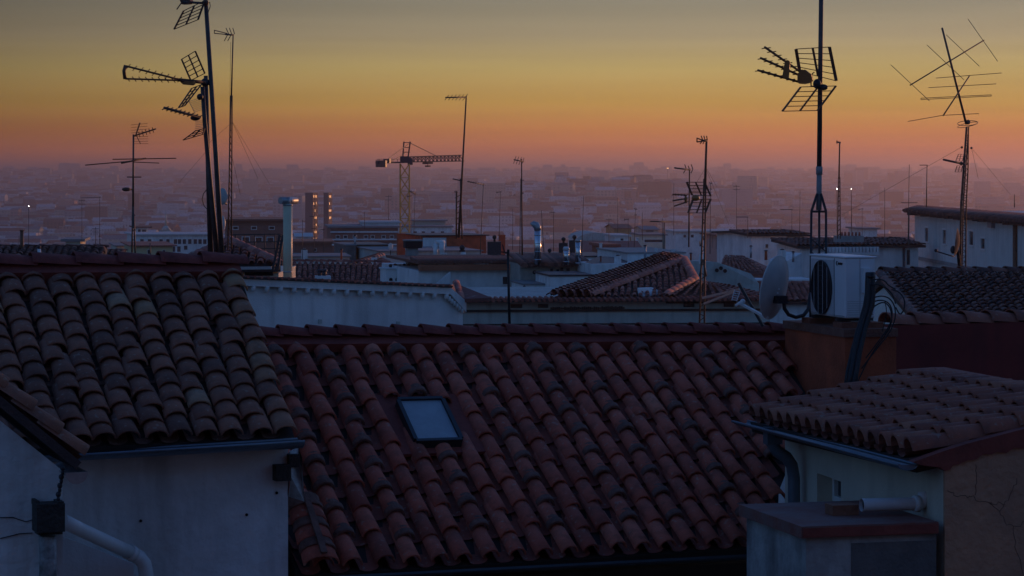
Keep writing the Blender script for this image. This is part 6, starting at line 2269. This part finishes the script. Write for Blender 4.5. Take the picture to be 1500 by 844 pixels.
def blk(mb, c, U, B, w, d, h, zb, m, roofi, pitched):
    hw, hd = w / 2, d / 2
    q = [c - U * hw - B * hd, c + U * hw - B * hd, c + U * hw + B * hd, c - U * hw + B * hd]
    z0, z1 = zb, zb + h
    b = len(mb.v)
    mb.cm = m
    mb.v += [V((p.x, p.y, z0)) for p in q] + [V((p.x, p.y, z1)) for p in q]
    for f in ((0, 1, 5, 4), (1, 2, 6, 5), (2, 3, 7, 6), (3, 0, 4, 7)):
        mb.face([b + k for k in f])
    mb.cm = roofi
    if pitched:
        r = min(w, d) * .22
        i = len(mb.v)
        mb.v += [V((c - U * hw).to_tuple()[:2] + (z1 + r,)), V((c + U * hw).to_tuple()[:2] + (z1 + r,))]
        mb.face((b + 4, b + 5, i + 1, i)); mb.face((b + 6, b + 7, i, i + 1))
        mb.face((b + 7, b + 4, i)); mb.face((b + 5, b + 6, i + 1))
    else:
        mb.face((b + 4, b + 5, b + 6, b + 7))


MM = FW + FR
# individually built blocks, nearest first
cells = {}
cand = []
for k in range(6000):
    D = math.exp(rc.uniform(math.log(1150), math.log(5200)))
    x = rc.uniform(-40, 1540)
    cand.append((D, x))
cand.sort()
count = 0
far = []
for D, x in cand:
    p = P(x, 300, D)
    w = rc.uniform(8, 22) if D < 2200 else rc.uniform(9, 30)
    d = rc.uniform(9, 16)
    key = (int(p.x // 17), int(p.y // 24))
    if D < 2600 and key in cells:
        continue
    cells[key] = 1
    h = rc.uniform(8, 20) if D > 1000 else 8
    zb = gz(p.x, D) - .5
    mi = rc.choices(range(5), (30, 18, 22, 18, 12))[0]
    ri = rc.choices((5, 6, 7), (45, 25, 30))[0]
    pit = rc.random() < .8 and ri == 5
    t = rc.choice((.05, .1, .2, -.15, .38, -.3, .6))
    U = V((1, t, 0)).normalized(); B = V((-U.y, U.x, 0))
    if count < 270:
        mb = MB()
        c = V((p.x, p.y, 0))
        blk(mb, c, U, B, w, d, h, zb, 0, 1, pit)
        col = KIND[mi][0]
        zone = 'lower on the hazy slope' if D < 1400 else 'far out in the haze'
        side = 'left' if x < 500 else ('middle' if x < 1000 else 'right')
        lab = '%s %s block, %s roof, %s, %s third of view' % (col, 'wide' if w > 14 else 'narrow', ('tiled', 'grey', 'pale')[ri - 5], zone, side)
        root = thing('city_block', lab, 'building', (p.x, p.y, zb), lab)
        mw = MB(); mw.v = mb.v; n_ = 4
        # wall and roof as two parts
        wl = MB(); wl.v = list(mb.v[:8]); wl.f = mb.f[:4]; wl.m = [0] * 4; wl.t = [.5] * 4; wl.sm = [False] * 4
        wl.build('wall', MM[mi], root)
        rf = MB(); rf.v = list(mb.v); rf.f = mb.f[4:]; k_ = len(rf.f); rf.m = [0] * k_; rf.t = [.5] * k_; rf.sm = [False] * k_
        rf.build('roof', MM[ri], root)
        count += 1
    else:
        far.append((p, U, B, w, d, h, zb, mi, ri, pit))
mb = MB()
for (p, U, B, w, d, h, zb, mi, ri, pit) in far:
    blk(mb, V((p.x, p.y, 0)), U, B, w, d, h, zb, mi, ri, pit)
for k in range(9000):
    D = math.exp(rc.uniform(math.log(1700), math.log(9300)))
    x = rc.uniform(-60, 1560)
    p = P(x, 300, D)
    zb = gz(p.x, D) - 1
    if D > 4500:
        zb += (math.sin(p.x * .0021 + D) + math.sin(p.x * .0047 + 2)) * 2
    t = rc.choice((.05, .1, .2, -.15, .38, -.3, .6))
    U = V((1, t, 0)).normalized(); B = V((-U.y, U.x, 0))
    blk(mb, V((p.x, p.y, 0)), U, B, rc.uniform(8, 26) * (1.5 if D > 4500 else 1), rc.uniform(8, 16), rc.triangular(6, 27, 10), zb, rc.choices(range(5), (36, 20, 16, 14, 14))[0], rc.choices((5, 6, 7), (45, 25, 30))[0], rc.random() < .5)
for k in range(120):
    D = rc.uniform(2600, 9000)
    cx_ = rc.choice((390, 640, 860, 960, 1060, 1280, 1440, 120))
    p = P(rc.gauss(cx_, 45), 300, D)
    U = V((1, rc.choice((.1, .2, -.2, .4)), 0)).normalized(); B = V((-U.y, U.x, 0))
    blk(mb, V((p.x, p.y, 0)), U, B, rc.uniform(12, 34), rc.uniform(10, 16), rc.uniform(24, 42), gz(p.x, D) - 1, rc.choice((2, 3, 3, 4, 1)), 6, False)
o = mb.build('distant_city', MM)
o['kind'] = 'stuff'; o['label'] = 'hazy mass of far rooftops and walls filling the plain to the horizon'
# named slabs on the wooded ridge and on the skyline
SL = [(755, 775, 268, 30, 3300, 0, 'pale slab with storey bands on the wooded ridge, leftmost'), (791, 808, 269, 28, 3350, 0, 'pale slab with storey bands on the wooded ridge, second from left'),
      (831, 848, 269, 28, 3300, 4, 'pinkish slab with storey bands on the wooded ridge'), (862, 876, 268, 30, 3200, 3, 'dark tower left of a close pair on the wooded ridge'), (879, 893, 267.5, 30, 3210, 2, 'reddish tower right of a close pair on the wooded ridge'),
      (905, 914, 278, 22, 2800, 4, 'narrow pink-lit tower below the wooded ridge, left'), (925, 931, 279, 20, 2800, 4, 'narrow pink-lit tower below the wooded ridge, right'),
      (806, 822, 299, 16, 3000, 0, 'white cube block in the haze, left of a stepped white pair'), (822, 844, 298, 17, 3010, 0, 'wider white cube block in the haze, right of a stepped white pair'),
      (365, 378, 248, 60, 7000, 3, 'far skyline tower above the left half, first of three'), (393, 406, 249, 60, 7000, 3, 'far skyline tower above the left half, second of three'), (459, 473, 249, 60, 7000, 3, 'far skyline tower left of the crane, third of three'),
      (1428, 1449, 266, 40, 4200, 3, 'hazy tower group left of a pair above the tall pale house'), (1472, 1494, 268, 40, 4200, 3, 'hazy tower group right of a pair above the tall pale house'),
      (300, 312, 262, 30, 5200, 3, 'low far skyline block behind the leaning poles'), (230, 262, 298, 15, 3000, 0, 'pale low block in the blue haze left of the leaning poles')]
for (x0, x1, y, h, D, mi, lab) in SL:
    w = (x1 - x0) / F * D
    p = P((x0 + x1) / 2, y, D)
    U = V((1, .15, 0)).normalized(); B = V((-U.y, U.x, 0))
    mb = MB(); h = p.z - gz(p.x, D) + 1
    blk(mb, V((p.x, p.y, 0)), U, B, w, min(w, 14), h, p.z - h, 0, 1, False)
    root = thing('tower_block', lab, 'building', (p.x, p.y, p.z - h))
    wl = MB(); wl.v = list(mb.v[:8]); wl.f = mb.f[:4]; wl.m = [0] * 4; wl.t = [.5] * 4; wl.sm = [False] * 4
    wl.build('wall', MM[mi], root)
    rf = MB(); rf.v = list(mb.v); rf.f = mb.f[4:]; rf.m = [0]; rf.t = [.5]; rf.sm = [False]
    rf.build('roof', FR[1], root)
# tree masses
mb = MB()
rt = random.Random(4)
for k in range(620):
    if k < 190:
        D = rt.uniform(3100, 3700); x = rt.gauss(890, 170)
    elif k < 290:
        D = rt.uniform(1900, 2700); x = rt.choice((rt.gauss(150, 60), rt.gauss(60, 50), rt.uniform(0, 1500)))
    elif k < 330:
        D = rt.uniform(5000, 8500); x = rt.uniform(-40, 1540)
    else:
        D = rt.uniform(1500, 3000); x = rt.uniform(-40, 1540)
    p = P(x, 300, D); z = gz(p.x, D)
    hh = rt.uniform(6, 13); ww = hh * rt.uniform(.5, .9) * (1.6 if D > 2500 else 1)
    for q in range(26):
        a, u = rt.uniform(0, 6.28), rt.uniform(-1, 1)
        s_ = math.sqrt(1 - u * u) * rt.uniform(.5, 1)
        c = V((p.x + ww * s_ * math.cos(a), p.y + ww * s_ * math.sin(a), z + hh * .62 + hh * .42 * u))
        r1 = ww * rt.uniform(.18, .36)
        d1 = V((rt.gauss(0, 1), rt.gauss(0, 1), rt.gauss(0, 1))).normalized(); d2 = d1.orthogonal().normalized()
        mb.ct = rt.random()
        mb.poly([c + d1 * r1, c + d2 * r1, c - d1 * r1 * rt.uniform(.6, 1.1), c - d2 * r1])
    mb.tube(V((p.x, p.y, z - 1)), V((p.x, p.y, z + hh * .6)), .25, .15, seg=4)
o = mb.build('distant_trees', mat('far_foliage', (.06, .075, .04), var=.5, scale=.05))
o['kind'] = 'stuff'; o['label'] = 'dark hazy tree masses among the far city and along the low ridge'
for o in bpy.data.objects:
    if '_w' in o:
        del o['_w']
